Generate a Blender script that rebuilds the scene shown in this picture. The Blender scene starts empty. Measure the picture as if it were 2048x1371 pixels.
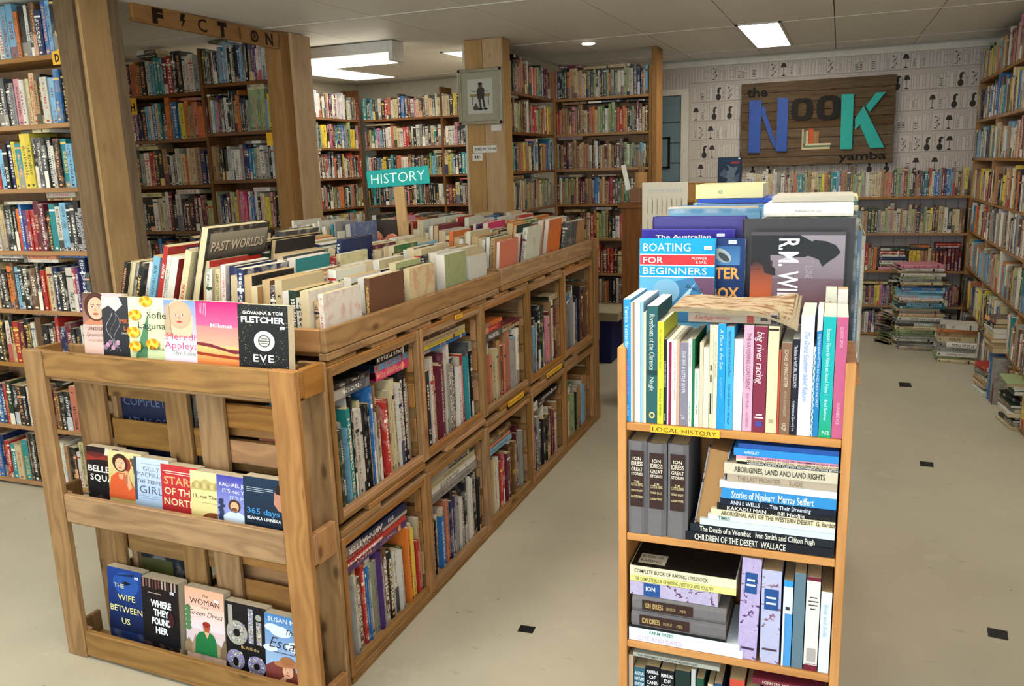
import bpy, math, random
from mathutils import Vector, Matrix, Euler
R = math.radians
scn = bpy.context.scene
COL = scn.collection
# ------------------------------------------------------------------ camera
yaw, pitch, roll, FPX, CAMZ = R(-21.5344), R(-11.9404), R(-1.8318), 1650.0, 1.6
f = Vector((math.sin(yaw)*math.cos(pitch), math.cos(yaw)*math.cos(pitch), math.sin(pitch)))
r0 = Vector((math.cos(yaw), -math.sin(yaw), 0)); u0 = r0.cross(f)
rr = math.cos(roll)*r0 + math.sin(roll)*u0; uu = -math.sin(roll)*r0 + math.cos(roll)*u0
cam = bpy.data.objects.new('camera', bpy.data.cameras.new('camera')); COL.objects.link(cam)
cam.data.sensor_width = 36; cam.data.lens = 36*FPX/2048; cam.data.clip_start = .05
m = Matrix((rr, uu, -f)).transposed().to_4x4(); m.translation = (0, 0, CAMZ); cam.matrix_world = m
scn.camera = cam
# ------------------------------------------------------------------ light
w = bpy.data.worlds.new('world'); scn.world = w; w.use_nodes = True
w.node_tree.nodes['Background'].inputs[0].default_value = (.80, .90, 1, 1)
w.node_tree.nodes['Background'].inputs[1].default_value = .9
def area(name, loc, rot, sx, sy, power, col):
    l = bpy.data.lights.new(name, 'AREA'); l.shape = 'RECTANGLE'; l.size = sx; l.size_y = sy; l.energy = power; l.color = col
    o = bpy.data.objects.new(name, l); COL.objects.link(o); o.location = loc; o.rotation_euler = rot; return o
area('shopfront_daylight', (-.9, -1.55, 1.5), (R(90), 0, 0), 4.6, 2.1, 80, (.83, .94, 1))
scn.view_settings.view_transform = 'Standard'; scn.view_settings.look = 'None'
scn.view_settings.exposure = 0.62; scn.view_settings.gamma = 1; scn.view_settings.use_curve_mapping = False
LAMP = 15.0          # ceiling lamps' emission
# ------------------------------------------------------------------ materials
def lin(h):
    if isinstance(h, (tuple, list)): return tuple(h)
    h = h.lstrip('#'); c = [int(h[i:i+2], 16)/255 for i in (0, 2, 4)]
    return tuple(x/12.92 if x <= .04045 else ((x+.055)/1.055)**2.4 for x in c)
class NT:
    def __init__(s, name, rough=.6, spec=.3):
        s.m = bpy.data.materials.new(name); s.m.use_nodes = True; s.t = s.m.node_tree; s.b = s.t.nodes['Principled BSDF']
        s.b.inputs['Roughness'].default_value = rough; s.b.inputs['Specular IOR Level'].default_value = spec
    def n(s, typ, **kw):
        x = s.t.nodes.new(typ)
        for k, v in kw.items():
            if k.startswith('_'): setattr(x, k[1:], v)
            else: s.set(x, k, v)
        return x
    def set(s, x, k, v):
        i = x.inputs[int(k[1:])] if k[0] == 'i' and k[1:].isdigit() else x.inputs[k]
        if isinstance(v, bpy.types.NodeSocket): s.t.links.new(v, i)
        else: i.default_value = v
    def math(s, op, a, b=0.0, c=None):
        x = s.n('ShaderNodeMath', _operation=op, i0=a, i1=b)
        if c is not None: s.set(x, 'i2', c)
        return x.outputs[0]
    def mix(s, f_, a, b, mode='MIX'):
        x = s.t.nodes.new('ShaderNodeMix'); x.data_type = 'RGBA'; x.blend_type = mode
        for i, v in ((0, f_), (6, a), (7, b)):
            if isinstance(v, bpy.types.NodeSocket): s.t.links.new(v, x.inputs[i])
            else: x.inputs[i].default_value = v if i == 0 else (*v[:3], 1)
        return x.outputs[2]
    def ramp(s, f_, stops):
        x = s.n('ShaderNodeValToRGB', i0=f_); e = x.color_ramp.elements
        while len(e) < len(stops): e.new(.5)
        for q, (p, c) in zip(e, stops): q.position = p; q.color = (*c, 1)
        return x.outputs[0]
    def col(s, c): s.set(s.b, 'Base Color', c)
    def bump(s, h, st=.3, d=.002): s.set(s.b, 'Normal', s.n('ShaderNodeBump', Strength=st, Distance=d, Height=h).outputs[0])
def plain(name, c, rough=.6, metal=0, spec=.3):
    x = NT(name, rough, spec); x.b.inputs['Base Color'].default_value = (*lin(c), 1); x.b.inputs['Metallic'].default_value = metal
    tc = x.n('ShaderNodeTexCoord').outputs['Object']; nz = x.n('ShaderNodeTexNoise', Vector=tc, Scale=22.0, Detail=3.0).outputs[0]
    k = lin(c); x.col(x.mix(nz, tuple(v*.86 for v in k), tuple(min(1, v*1.12) for v in k))); return x.m
def wood(name, c1, c2, dark, rough=.65, knots=.5, grain=1.0, rnd=.35):
    x = NT(name, rough, .25)
    uv = x.n('ShaderNodeUVMap').outputs[0]; oi = x.n('ShaderNodeObjectInfo').outputs['Random']
    off = x.n('ShaderNodeCombineXYZ', i0=x.math('MULTIPLY', oi, 37.0), i1=x.math('MULTIPLY', oi, 91.0)).outputs[0]
    p = x.n('ShaderNodeVectorMath', _operation='ADD', i0=uv, i1=off).outputs[0]
    # knots bend the grain around them
    kv = x.n('ShaderNodeTexVoronoi', Vector=x.n('ShaderNodeMapping', Vector=p, Scale=(4.2, 9.5, 1)).outputs[0], Scale=1.0, Randomness=1.0).outputs['Distance']
    kn = x.n('ShaderNodeMapRange', Value=kv, i1=.0, i2=.42, i3=1.0, i4=0.0).outputs[0]
    kn = x.math('MULTIPLY', kn, knots)
    big = x.n('ShaderNodeTexNoise', Vector=x.n('ShaderNodeMapping', Vector=p, Scale=(2.2, 14, 1)).outputs[0], Scale=1.0, Detail=2.0).outputs[0]
    sx = x.n('ShaderNodeSeparateXYZ', Vector=p)
    v = x.math('ADD', x.math('MULTIPLY', sx.outputs[1], 120.0*grain), x.math('MULTIPLY', big, 22.0))
    v = x.math('ADD', v, x.math('MULTIPLY', kn, 9.0))
    ring = x.math('MULTIPLY_ADD', x.math('SINE', v), .5, .5)
    fine = x.n('ShaderNodeTexNoise', Vector=x.n('ShaderNodeMapping', Vector=p, Scale=(9, 420, 1)).outputs[0], Scale=1.0, Detail=3.0).outputs[0]
    g = x.math('ADD', x.math('MULTIPLY', ring, .36), x.math('MULTIPLY', fine, .64))
    c = x.mix(g, lin(c1), lin(c2))
    kd = x.n('ShaderNodeMapRange', Value=kv, i1=.05, i2=.13, i3=1.0, i4=0.0).outputs[0]
    c = x.mix(x.math('MULTIPLY', kd, min(1, knots*1.3)), c, lin(dark))
    dirt = x.n('ShaderNodeTexNoise', Vector=x.n('ShaderNodeMapping', Vector=p, Scale=(3, 6, 1)).outputs[0], Scale=1.3, Detail=4.0).outputs[0]
    c = x.mix(x.math('MULTIPLY', x.n('ShaderNodeMapRange', Value=dirt, i1=.5, i2=.75).outputs[0], .35), c, lin(dark))
    hsv = x.n('ShaderNodeHueSaturation', Color=c, Value=x.math('MULTIPLY_ADD', oi, rnd, 1-rnd/2), Saturation=x.math('MULTIPLY_ADD', oi, -.25, 1.08))
    x.col(hsv.outputs[0]); x.bump(g, .25, .001); return x.m
M = {}
M['pallet'] = wood('pallet_wood', '6d4e2b', 'a37c49', '43290f', knots=.6)
M['pallet2'] = wood('orange_pallet_wood', '7f5429', 'b08048', '4c2a10', knots=.6)
M['pine'] = wood('pale_pine_wood', 'a98656', 'bd9a69', '7a5a38', knots=.25, grain=.5, rnd=.12)
M['rough'] = wood('weathered_wood', '5d4a35', '806a4c', '33261a', rough=.85, knots=.3, grain=1.3)
M['shelf'] = wood('brown_shelf_wood', '5c3a1d', '86592f', '2e1a0c', knots=.2, grain=.7)
M['shelf2'] = wood('oak_shelf_wood', '8a6238', 'a97f4c', '5a3a1e', knots=.15, grain=.7, rnd=.2)
M['orange'] = wood('orange_pine_shelf_wood', 'b0743c', 'cf9656', '82501f', knots=.12, grain=.6, rnd=.1)
M['sign'] = wood('dark_sign_wood', '4b3a28', '6f5a40', '221810', rough=.85, knots=.6)
M['panel'] = plain('painted_panelling', 'b5adae', .7)
M['wall'] = plain('cream_wall_paint', 'c9c3b2', .8)
M['white'] = plain('white_gloss_paint', 'd8d4c8', .5)
M['teal'] = plain('teal_paint', '1b9a96', .55); M['blue'] = plain('blue_paint', '2b4f9e', .55); M['turq'] = plain('turquoise_paint', '22a69c', .55)
M['black'] = plain('black_paint', '17130f', .7); M['letter'] = plain('white_letter_paint', 'e6f2ea', .6); M['burn'] = plain('burnt_brown', '2b160c', .8)
M['bluegrey'] = plain('blue_grey_paint', '6c8590', .6); M['silver'] = plain('silver_frame', 'a8a48e', .35, .7)
M['yellow'] = plain('yellow_card', 'e8b32e', .7); M['ink'] = plain('dark_ink', '1c1712', .7); M['cardboard'] = plain('cardboard', 'a9814f', .85)
M['tape'] = plain('black_tape', '15161a', .5); M['bin'] = plain('dark_blue_fabric', '141c5a', .6); M['cushion'] = plain('beige_cushion_cloth', 'a39a80', .95)
M['mat'] = plain('grey_mount_card', 'a09c88', .9); M['plastic'] = plain('white_plastic', 'cfcdc6', .5); M['whitecard'] = plain('white_card', 'dcdad0', .8)
M['oldpaper'] = plain('yellowed_paper', '97896f', .9); M['oldcover'] = None
x = NT('old_magazine_cover', .8); tc = x.n('ShaderNodeTexCoord').outputs['Object']; nz = x.n('ShaderNodeTexNoise', Vector=x.n('ShaderNodeMapping', Vector=tc, Scale=(30, 90, 30)).outputs[0], Scale=1.0, Detail=4.0).outputs[0]
x.col(x.mix(x.n('ShaderNodeMapRange', Value=nz, i1=.48, i2=.6).outputs[0], lin('a8977a'), lin('7a5438'))); M['oldcover'] = x.m
def emis(name, c, s):
    x = NT(name); x.b.inputs['Base Color'].default_value = (*lin(c), 1)
    x.b.inputs['Emission Color'].default_value = (*lin(c), 1); x.b.inputs['Emission Strength'].default_value = s; return x.m
M['lamp'] = emis('lit_diffuser', 'fff6e6', LAMP); M['tube'] = emis('lit_tube_cover', 'fff5e0', LAMP*.32); M['lamp2'] = emis('lit_alcove_diffuser', 'fff6e6', LAMP*.38); M['spot'] = emis('lit_downlight', 'fff4da', LAMP*2)
# ceiling
x = NT('ceiling_board_paint', .55, .35); tc = x.n('ShaderNodeTexCoord').outputs['Object']
nz = x.n('ShaderNodeTexNoise', Vector=tc, Scale=1.5, Detail=4.0).outputs[0]
x.col(x.mix(nz, lin('dad8d2'), lin('e6e4de'))); M['ceil'] = x.m
# floor: worn painted concrete
x = NT('painted_concrete', .38, .45); tc = x.n('ShaderNodeTexCoord').outputs['Object']
n1 = x.n('ShaderNodeTexNoise', Vector=tc, Scale=1.3, Detail=6.0, Roughness=.6).outputs[0]
c = x.mix(x.n('ShaderNodeMapRange', Value=n1, i1=.35, i2=.68).outputs[0], lin('a8a390'), lin('b5b09c'))
n2 = x.n('ShaderNodeTexNoise', Vector=tc, Scale=5.5, Detail=8.0, Roughness=.68).outputs[0]
c = x.mix(x.math('MULTIPLY', x.n('ShaderNodeMapRange', Value=n2, i1=.60, i2=.68).outputs[0], .22), c, lin('cfc8b0'))
n3 = x.n('ShaderNodeTexNoise', Vector=x.n('ShaderNodeMapping', Vector=tc, Location=(3, 1, 0), Scale=(2.2, 6.5, 1), Rotation=(0, 0, .5)).outputs[0], Scale=3.0, Detail=9.0, Roughness=.75).outputs[0]
scr = x.math('MULTIPLY', x.n('ShaderNodeMapRange', Value=n3, i1=.63, i2=.67).outputs[0], .45)
c = x.mix(scr, c, lin('6b6350'))
n4 = x.n('ShaderNodeTexVoronoi', Vector=tc, Scale=7.0).outputs['Distance']
c = x.mix(x.math('MULTIPLY', x.n('ShaderNodeMapRange', Value=n4, i1=.03, i2=.045, i3=1.0, i4=0.0).outputs[0], .6), c, lin('4e473a'))
x.col(c); x.set(x.b, 'Roughness', x.n('ShaderNodeMapRange', Value=n1, i3=.28, i4=.5).outputs[0]); x.bump(n2, .12, .002); M['floor'] = x.m
# printed flat art: colours come from the mesh
x = NT('printed_paper', .6, .2); x.col(x.n('ShaderNodeAttribute', _attribute_name='bcol').outputs['Color']); M['print'] = x.m
# book covers: base colour, ink colour, (seed, thickness, height) baked per face; lettering-like marks on the spine
x = NT('book_cover', .45, .4)
bc = x.n('ShaderNodeAttribute', _attribute_name='bcol').outputs['Color']; ic = x.n('ShaderNodeAttribute', _attribute_name='icol').outputs['Color']
bp = x.n('ShaderNodeSeparateXYZ', Vector=x.n('ShaderNodeAttribute', _attribute_name='bp').outputs['Vector']); sd, th, hh = bp.outputs
uvn = x.n('ShaderNodeUVMap'); uv = x.n('ShaderNodeSeparateXYZ', Vector=uvn.outputs[0]); U, V = uv.outputs[0], uv.outputs[1]
def wn(v): return x.n('ShaderNodeTexWhiteNoise', _noise_dimensions='3D', Vector=v).outputs['Value']
def cmb(a, b, c): return x.n('ShaderNodeCombineXYZ', i0=a, i1=b, i2=c).outputs[0]
isp = x.math('GREATER_THAN', U, -.5)
r1 = wn(cmb(sd, 1.5, 0.0)); r2 = wn(cmb(sd, 2.5, 0.0)); r3 = wn(cmb(sd, 3.5, 0.0)); r4 = wn(cmb(sd, 4.5, 0.0))
vm = x.math('MULTIPLY', V, hh)
cell = x.math('MULTIPLY', x.math('MINIMUM', th, .03), x.math('MULTIPLY_ADD', r1, .35, .3))     # letter pitch
lw = x.math('DIVIDE', vm, x.math('MAXIMUM', cell, .0025))
ca = x.math('FLOOR', x.math('MULTIPLY', lw, 4.0)); gap = x.math('LESS_THAN', x.math('FLOORED_MODULO', ca, 4.0), 2.5)
rb = x.math('FLOOR', x.math('MULTIPLY', U, 9.0))
glyph = x.math('GREATER_THAN', wn(cmb(ca, rb, sd)), .42)
ub = x.math('MULTIPLY', x.math('GREATER_THAN', U, x.math('MULTIPLY_ADD', r2, .14, .2)), x.math('LESS_THAN', U, x.math('MULTIPLY_ADD', r2, -.14, .8)))
word = x.math('GREATER_THAN', wn(cmb(x.math('FLOOR', x.math('DIVIDE', lw, 6.0)), 7.5, sd)), .22)
vr = x.math('MULTIPLY', x.math('GREATER_THAN', V, x.math('MULTIPLY_ADD', r3, .25, .08)), x.math('LESS_THAN', V, x.math('MULTIPLY_ADD', r4, -.2, .96)))
ink = x.math('MULTIPLY', x.math('MULTIPLY', glyph, gap), x.math('MULTIPLY', x.math('MULTIPLY', ub, word), x.math('MULTIPLY', vr, isp)))
ink = x.math('MULTIPLY', ink, .88)
# second colour field and bands on some spines
lo = x.math('MULTIPLY', x.math('LESS_THAN', V, x.math('MULTIPLY_ADD', r2, .35, .12)), x.math('GREATER_THAN', r3, .68))
bd = x.math('MULTIPLY', x.math('LESS_THAN', x.math('ABSOLUTE', x.math('SUBTRACT', V, x.math('MULTIPLY_ADD', r4, .2, .72))), .02), x.math('GREATER_THAN', r1, .72))
logo = x.math('MULTIPLY', x.math('LESS_THAN', x.math('ABSOLUTE', x.math('SUBTRACT', V, .06)), .02), x.math('LESS_THAN', x.math('ABSOLUTE', x.math('SUBTRACT', U, .5)), .2))
oth = x.mix(r4, ic, x.mix(.6, bc, (.32, .3, .27)))
tcn = x.n('ShaderNodeTexCoord').outputs['Object']
art = x.n('ShaderNodeTexNoise', Vector=x.n('ShaderNodeVectorMath', _operation='ADD', i0=tcn, i1=cmb(sd, sd, sd)).outputs[0], Scale=28.0, Detail=3.0).outputs[0]
base = x.mix(x.math('MULTIPLY', lo, isp), bc, oth)
base = x.mix(x.math('MULTIPLY', x.math('MAXIMUM', bd, logo), isp), base, ic)
base = x.mix(x.math('MULTIPLY', x.n('ShaderNodeMapRange', Value=art, i1=.5, i2=.66).outputs[0], x.math('MULTIPLY', x.math('GREATER_THAN', r2, .5), .38)), base, oth)
base = x.mix(ink, base, ic)
x.col(base); M['cover'] = x.m
x = NT('cloth_cover', .75, .2); a_ = x.n('ShaderNodeAttribute', _attribute_name='bcol').outputs['Color']
tc = x.n('ShaderNodeTexCoord').outputs['Object']; nz = x.n('ShaderNodeTexNoise', Vector=tc, Scale=90.0, Detail=3.0).outputs[0]
x.col(x.mix(x.math('MULTIPLY', nz, .25), a_, (.05, .05, .05))); x.bump(nz, .3, .001); M['cloth'] = x.m
x = NT('marbled_cover', .6, .2); a_ = x.n('ShaderNodeAttribute', _attribute_name='bcol').outputs['Color']; i_ = x.n('ShaderNodeAttribute', _attribute_name='icol').outputs['Color']
tc = x.n('ShaderNodeTexCoord').outputs['Object']; nz = x.n('ShaderNodeTexNoise', Vector=tc, Scale=34.0, Detail=6.0, Distortion=1.6).outputs[0]
x.col(x.mix(x.n('ShaderNodeMapRange', Value=nz, i1=.56, i2=.6).outputs[0], x.mix(nz, a_, (.55, .50, .62)), i_)); M['marble'] = x.m
x = NT('page_edges', .85, .1); tc = x.n('ShaderNodeTexCoord').outputs['Object']
a_ = x.n('ShaderNodeAttribute', _attribute_name='bcol').outputs['Color']
st = x.n('ShaderNodeTexNoise', Vector=x.n('ShaderNodeMapping', Vector=tc, Scale=(900, 12, 12)).outputs[0], Scale=1.0, Detail=2.0).outputs[0]
x.col(x.mix(x.math('MULTIPLY', st, .4), a_, (.22, .17, .1))); M['pages'] = x.m

# ------------------------------------------------------------------ mesh helpers
def tag(o, label=None, cat=None, group=None, kind=None):
    if label: o['label'] = label
    if cat: o['category'] = cat
    if group: o['group'] = group
    if kind: o['kind'] = kind
    return o
def empty(name, loc, label=None, cat=None, group=None, rz=0, kind=None):
    o = bpy.data.objects.new(name, None); COL.objects.link(o); o.location = loc; o.rotation_euler = (0, 0, rz); o.empty_display_size = .05
    return tag(o, label, cat, group, kind)
def mk(name, vs, fs, mat, parent=None, uvs=None, loc=None, rot=None, smooth=False):
    me = bpy.data.meshes.new(name); me.from_pydata(vs, [], fs)
    if mat is not None:
        for q in (mat if isinstance(mat, list) else [mat]): me.materials.append(M[q] if isinstance(q, str) else q)
    if uvs is not None:
        l = me.uv_layers.new(name='UVMap'); l.data.foreach_set('uv', [c for p in uvs for c in p])
    if smooth: me.polygons.foreach_set('use_smooth', [True]*len(fs))
    o = bpy.data.objects.new(name, me); COL.objects.link(o)
    if parent: o.parent = parent
    if loc is not None: o.location = loc
    if rot is not None: o.rotation_euler = rot
    return o
BF = [(0,3,2,1),(4,5,6,7),(0,1,5,4),(1,2,6,5),(2,3,7,6),(3,0,4,7)]
def boxgeo(sx, sy, sz, ch=0):
    """centred box with UVs running along its longest side; ch = chamfer"""
    d = (sx, sy, sz); L = max(range(3), key=lambda i: d[i])
    hx, hy, hz = sx/2, sy/2, sz/2
    if not ch:
        vs = [(-hx,-hy,-hz),(hx,-hy,-hz),(hx,hy,-hz),(-hx,hy,-hz),(-hx,-hy,hz),(hx,-hy,hz),(hx,hy,hz),(-hx,hy,hz)]; fs = BF
    else:
        vs = []; idx = {}
        for s in [(a,b,c_) for a in (-1,1) for b in (-1,1) for c_ in (-1,1)]:
            for ax in range(3):
                p = [s[i]*(d[i]/2-(0 if i == ax else ch)) for i in range(3)]; idx[(s, ax)] = len(vs); vs.append(tuple(p))
        fs = []
        for ax in range(3):
            o1, o2 = [i for i in range(3) if i != ax]
            for sg in (-1, 1):
                q = []
                for a, b in ((-1,-1),(1,-1),(1,1),(-1,1)):
                    s = [0,0,0]; s[ax] = sg; s[o1] = a; s[o2] = b; q.append(idx[(tuple(s), ax)])
                fs.append(q)
                for b in (-1, 1):   # edges parallel to o1 between ax and o2
                    if True:
                        s1 = [0,0,0]; s1[ax] = sg; s1[o2] = b; s1[o1] = -1; s2 = list(s1); s2[o1] = 1
                        if ax < o2: fs.append([idx[(tuple(s1), ax)], idx[(tuple(s2), ax)], idx[(tuple(s2), o2)], idx[(tuple(s1), o2)]])
                for b in (-1, 1):
                    s1 = [0,0,0]; s1[ax] = sg; s1[o1] = b; s1[o2] = -1; s2 = list(s1); s2[o2] = 1
                    if ax < o1: fs.append([idx[(tuple(s1), ax)], idx[(tuple(s2), ax)], idx[(tuple(s2), o1)], idx[(tuple(s1), o1)]])
        for s in [(a,b,c_) for a in (-1,1) for b in (-1,1) for c_ in (-1,1)]: fs.append([idx[(s, 0)], idx[(s, 1)], idx[(s, 2)]])
        # orient outward
        out = []
        for q in fs:
            a, b, c_ = (Vector(vs[i]) for i in q[:3]); n = (b-a).cross(c_-a); cc = sum((Vector(vs[i]) for i in q), Vector())/len(q)
            out.append(q if n.dot(cc) > 0 else q[::-1])
        fs = out
    uvs = []
    o1, o2 = [i for i in range(3) if i != L]
    for q in fs:
        a, b, c_ = (Vector(vs[i]) for i in q[:3]); n = (b-a).cross(c_-a); k = o2 if abs(n[o1]) >= abs(n[o2]) else o1
        for i in q: uvs.append((vs[i][L], vs[i][k] + (.31 if k == o2 else 0)))
    return vs, fs, uvs
def box(name, x0, x1, y0, y1, z0, z1, mat, parent=None, ch=0, rot=None, rel=True):
    """world box; if the parent is an empty the location is taken relative to it"""
    vs, fs, uvs = boxgeo(abs(x1-x0), abs(y1-y0), abs(z1-z0), ch)
    c = Vector(((x0+x1)/2, (y0+y1)/2, (z0+z1)/2))
    if parent is not None and rel: c = c - parent.location
    return mk(name, vs, fs, mat, parent, uvs, c, rot)
def cyl(name, c, rad, h, mat, parent=None, n=24, rad2=None):
    rad2 = rad if rad2 is None else rad2
    vs = [(rad*math.cos(2*math.pi*i/n), rad*math.sin(2*math.pi*i/n), -h/2) for i in range(n)] + [(rad2*math.cos(2*math.pi*i/n), rad2*math.sin(2*math.pi*i/n), h/2) for i in range(n)]
    fs = [(i, (i+1) % n, n+(i+1) % n, n+i) for i in range(n)] + [tuple(range(n))[::-1], tuple(range(n, 2*n))]
    c = Vector(c)
    if parent is not None: c = c - parent.location
    return mk(name, vs, fs, mat, parent, None, c)
# text, as flat filled outlines; returns verts normalised so that cap height = 1
_TC = {}
def textgeo(s, bold=0, space=1.0):
    k = (s, bold, space)
    if k not in _TC:
        cu = bpy.data.curves.new('lettering', 'FONT'); cu.body = s; cu.size = 1.37; cu.resolution_u = 2; cu.offset = bold; cu.space_character = space
        o = bpy.data.objects.new('lettering', cu); me = bpy.data.meshes.new_from_object(o)
        vs = [tuple(v.co) for v in me.vertices]; fs = [tuple(p.vertices) for p in me.polygons]
        bpy.data.objects.remove(o); bpy.data.curves.remove(cu); bpy.data.meshes.remove(me)
        if not vs: vs = [(0, 0, 0)]
        x0 = min(v[0] for v in vs); x1 = max(v[0] for v in vs)
        _TC[k] = ([((v[0]-x0), v[1]) for v in vs], fs, max(.01, x1-x0))
    return _TC[k]
class Art:
    """flat print in a local plane (u right, v up), metres; layers rise by 0.15 mm"""
    def __init__(s): s.v = []; s.f = []; s.c = []; s.k = 0; s.st = 1
    def poly(s, pts, col, col2=None):
        b = len(s.v); s.k += s.st; z = s.k*.00012
        s.v += [(p[0], p[1], z) for p in pts]; s.f.append(tuple(range(b, b+len(pts))))
        c1 = lin(col); c2 = lin(col2) if col2 else c1
        v0 = min(p[1] for p in pts); v1 = max(p[1] for p in pts)
        for p in pts:
            t = (p[1]-v0)/max(1e-6, v1-v0); s.c.append(tuple(c1[i]*(1-t)+c2[i]*t for i in range(3)))
        return s
    def rect(s, x0, y0, x1, y1, col, top=None): return s.poly([(x0,y0),(x1,y0),(x1,y1),(x0,y1)], col, top)
    def ell(s, cx, cy, rx, ry, col, n=18, rot=0, top=None):
        ca, sa = math.cos(rot), math.sin(rot)
        return s.poly([(cx+rx*math.cos(a)*ca-ry*math.sin(a)*sa, cy+rx*math.cos(a)*sa+ry*math.sin(a)*ca) for a in (2*math.pi*i/n for i in range(n))], col, top)
    def txt(s, t, x, y, h, col, w=None, rot=0, shear=0, bold=0, align='L', mx=None, space=1.0):
        vs, fs, W = textgeo(t, bold, space); sx = h if w is None else w/W
        if mx and W*sx > mx: sx = mx/W
        ox = {'L': 0, 'C': -W*sx/2, 'R': -W*sx}[align]; ca, sa = math.cos(rot), math.sin(rot)
        b = len(s.v); s.k += s.st; z = s.k*.00012
        for a, c in vs:
            px = a*sx+ox+shear*c*h; py = c*h; s.v.append((x+px*ca-py*sa, y+px*sa+py*ca, z))
        cc = lin(col)
        for q in fs: s.f.append(tuple(i+b for i in q)); s.c += [cc]*len(q)
        return s
    def face(s, cx, cy, r_, skin='d9a886', hair='3a241a', lips='a8433c'):
        s.ell(cx, cy+r_*.12, r_*1.12, r_*1.4, hair); s.ell(cx, cy-r_*.05, r_*.78, r_*1.08, skin)
        for q in (-1, 1):
            s.ell(cx+q*r_*.33, cy+r_*.1, r_*.16, r_*.07, 'f0e6dc', 8); s.ell(cx+q*r_*.33, cy+r_*.1, r_*.07, r_*.07, '2a1c18', 8)
            s.poly([(cx+q*r_*.12, cy+r_*.26), (cx+q*r_*.5, cy+r_*.3), (cx+q*r_*.5, cy+r_*.34), (cx+q*r_*.12, cy+r_*.32)], hair)
        s.poly([(cx-.04*r_, cy+.05*r_), (cx+.13*r_, cy-.28*r_), (cx-.1*r_, cy-.3*r_)], 'b98467')
        return s.ell(cx, cy-r_*.58, r_*.27, r_*.1, lips, 10)
    def remap(s, v0, h):
        s.v = [(x_, v0+y_*(1-v0/h), z_) for x_, y_, z_ in s.v]; return s
    def build(s, name, mat_, parent, mtx=None):
        me = bpy.data.meshes.new(name); me.from_pydata(s.v, [], s.f); me.materials.append(M['print'] if mat_ is None else M[mat_])
        at = me.attributes.new('bcol', 'FLOAT_COLOR', 'CORNER'); at.data.foreach_set('color', [q for c in s.c for q in (*c, 1)])
        o = bpy.data.objects.new(name, me); COL.objects.link(o); o.parent = parent
        if mtx is not None: o.matrix_local = mtx
        return o
def plane(o, u, v):
    """matrix of a print plane: origin o, right u, up v"""
    u = Vector(u).normalized(); v = Vector(v).normalized(); n = u.cross(v)
    q = Matrix((u, v, n)).transposed().to_4x4(); q.translation = Vector(o); return q
SOUTH = lambda x, y, z: plane((x, y, z), (1,0,0), (0,0,1))       # prints facing -Y
EAST = lambda x, y, z: plane((x, y, z), (0,1,0), (0,0,1))        # prints facing +X

# ------------------------------------------------------------------ books
PAL = dict(k='1d1c1f', w='d2cfc3', c='c6b992', b='2c6cae', n='1d2b55', t='27858c', a='78aecb', g='3a7548', G='22392b', l='98a878',
           r='a92d2a', m='642030', p='cf8a9c', P='c93a6c', v='52366e', o='d57530', y='dcc548', s='94938e', S='4f5256', x='a6825a', X='664730', e='c9ac80', i='c0745a',
           L='cfcbd8', B='2f9bdc')
NAMEC = dict(k='black', w='white', c='cream', b='blue', n='navy', t='teal', a='pale blue', g='green', G='dark green', l='sage green', r='red', m='maroon', p='pink',
             P='hot pink', v='violet', o='orange', y='yellow', s='grey', S='charcoal', x='tan', X='brown', e='beige', i='salmon', L='lavender', B='bright blue')
LIGHT = 'wcyeaplosxLi'
rng = random.Random(5)
PAGEC = ['c9bc98', 'd0cbbd', 'b89f74', 'd2d0c8', 'bba986']
def bookgeo(t, h, d, hard):
    """spine in the plane y=0 facing -Y, x across the thickness, pages to +Y; returns verts, faces, kind per face (0 cover 1 page 2 spine)"""
    vs = []; fs = []; ks = []
    def q(pts, k):
        b = len(vs); vs.extend(pts); fs.append(tuple(range(b, b+len(pts)))); ks.append(k)
    a = t/2; c = min(.0025, t*.15) if hard else 0; ov = .003 if hard else 0
    bulge = t*.14 if (hard and t > .015) else 0
    if bulge:
        xs = [-a, -a*.5, a*.5, a]; ys = [0, -bulge, -bulge, 0]
    else: xs = [-a, a]; ys = [0, 0]
    for i in range(len(xs)-1): q([(xs[i], ys[i], 0), (xs[i+1], ys[i+1], 0), (xs[i+1], ys[i+1], h), (xs[i], ys[i], h)], 2)
    if hard:
        for s in (-1, 1):
            o_, i_ = s*a, s*(a-c); A = (o_, 0), (o_, d), (i_, d), (i_, 0)
            P_ = [(x_, y_, 0) for x_, y_ in A]; Q_ = [(x_, y_, h) for x_, y_ in A]
            sid = [(0,1), (1,2), (2,3)]
            for m_, n_ in sid:
                f_ = [P_[m_], P_[n_], Q_[n_], Q_[m_]]; q(f_ if s > 0 else f_[::-1], 0)
            q(Q_ if s > 0 else Q_[::-1], 0)
        y0, y1, z0, z1, b = ys[len(ys)//2]*.5+.001, d-ov, ov, h-ov, a-c
        q([(-b,y0,z1),(b,y0,z1),(b,y1,z1),(-b,y1,z1)], 1); q([(b,y1,z0),(-b,y1,z0),(-b,y1,z1),(b,y1,z1)], 1)
        if bulge: q([(xs[0],0,h),(xs[1],ys[1],h),(xs[2],ys[2],h),(xs[3],0,h)], 0)
    else:
        q([(a,0,0),(a,d,0),(a,d,h),(a,0,h)], 0); q([(-a,d,0),(-a,0,0),(-a,0,h),(-a,d,h)], 0)
        q([(-a,0,h),(a,0,h),(a,d,h),(-a,d,h)], 1); q([(a,d,0),(-a,d,0),(-a,d,h),(a,d,h)], 1)
    return vs, fs, ks
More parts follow.
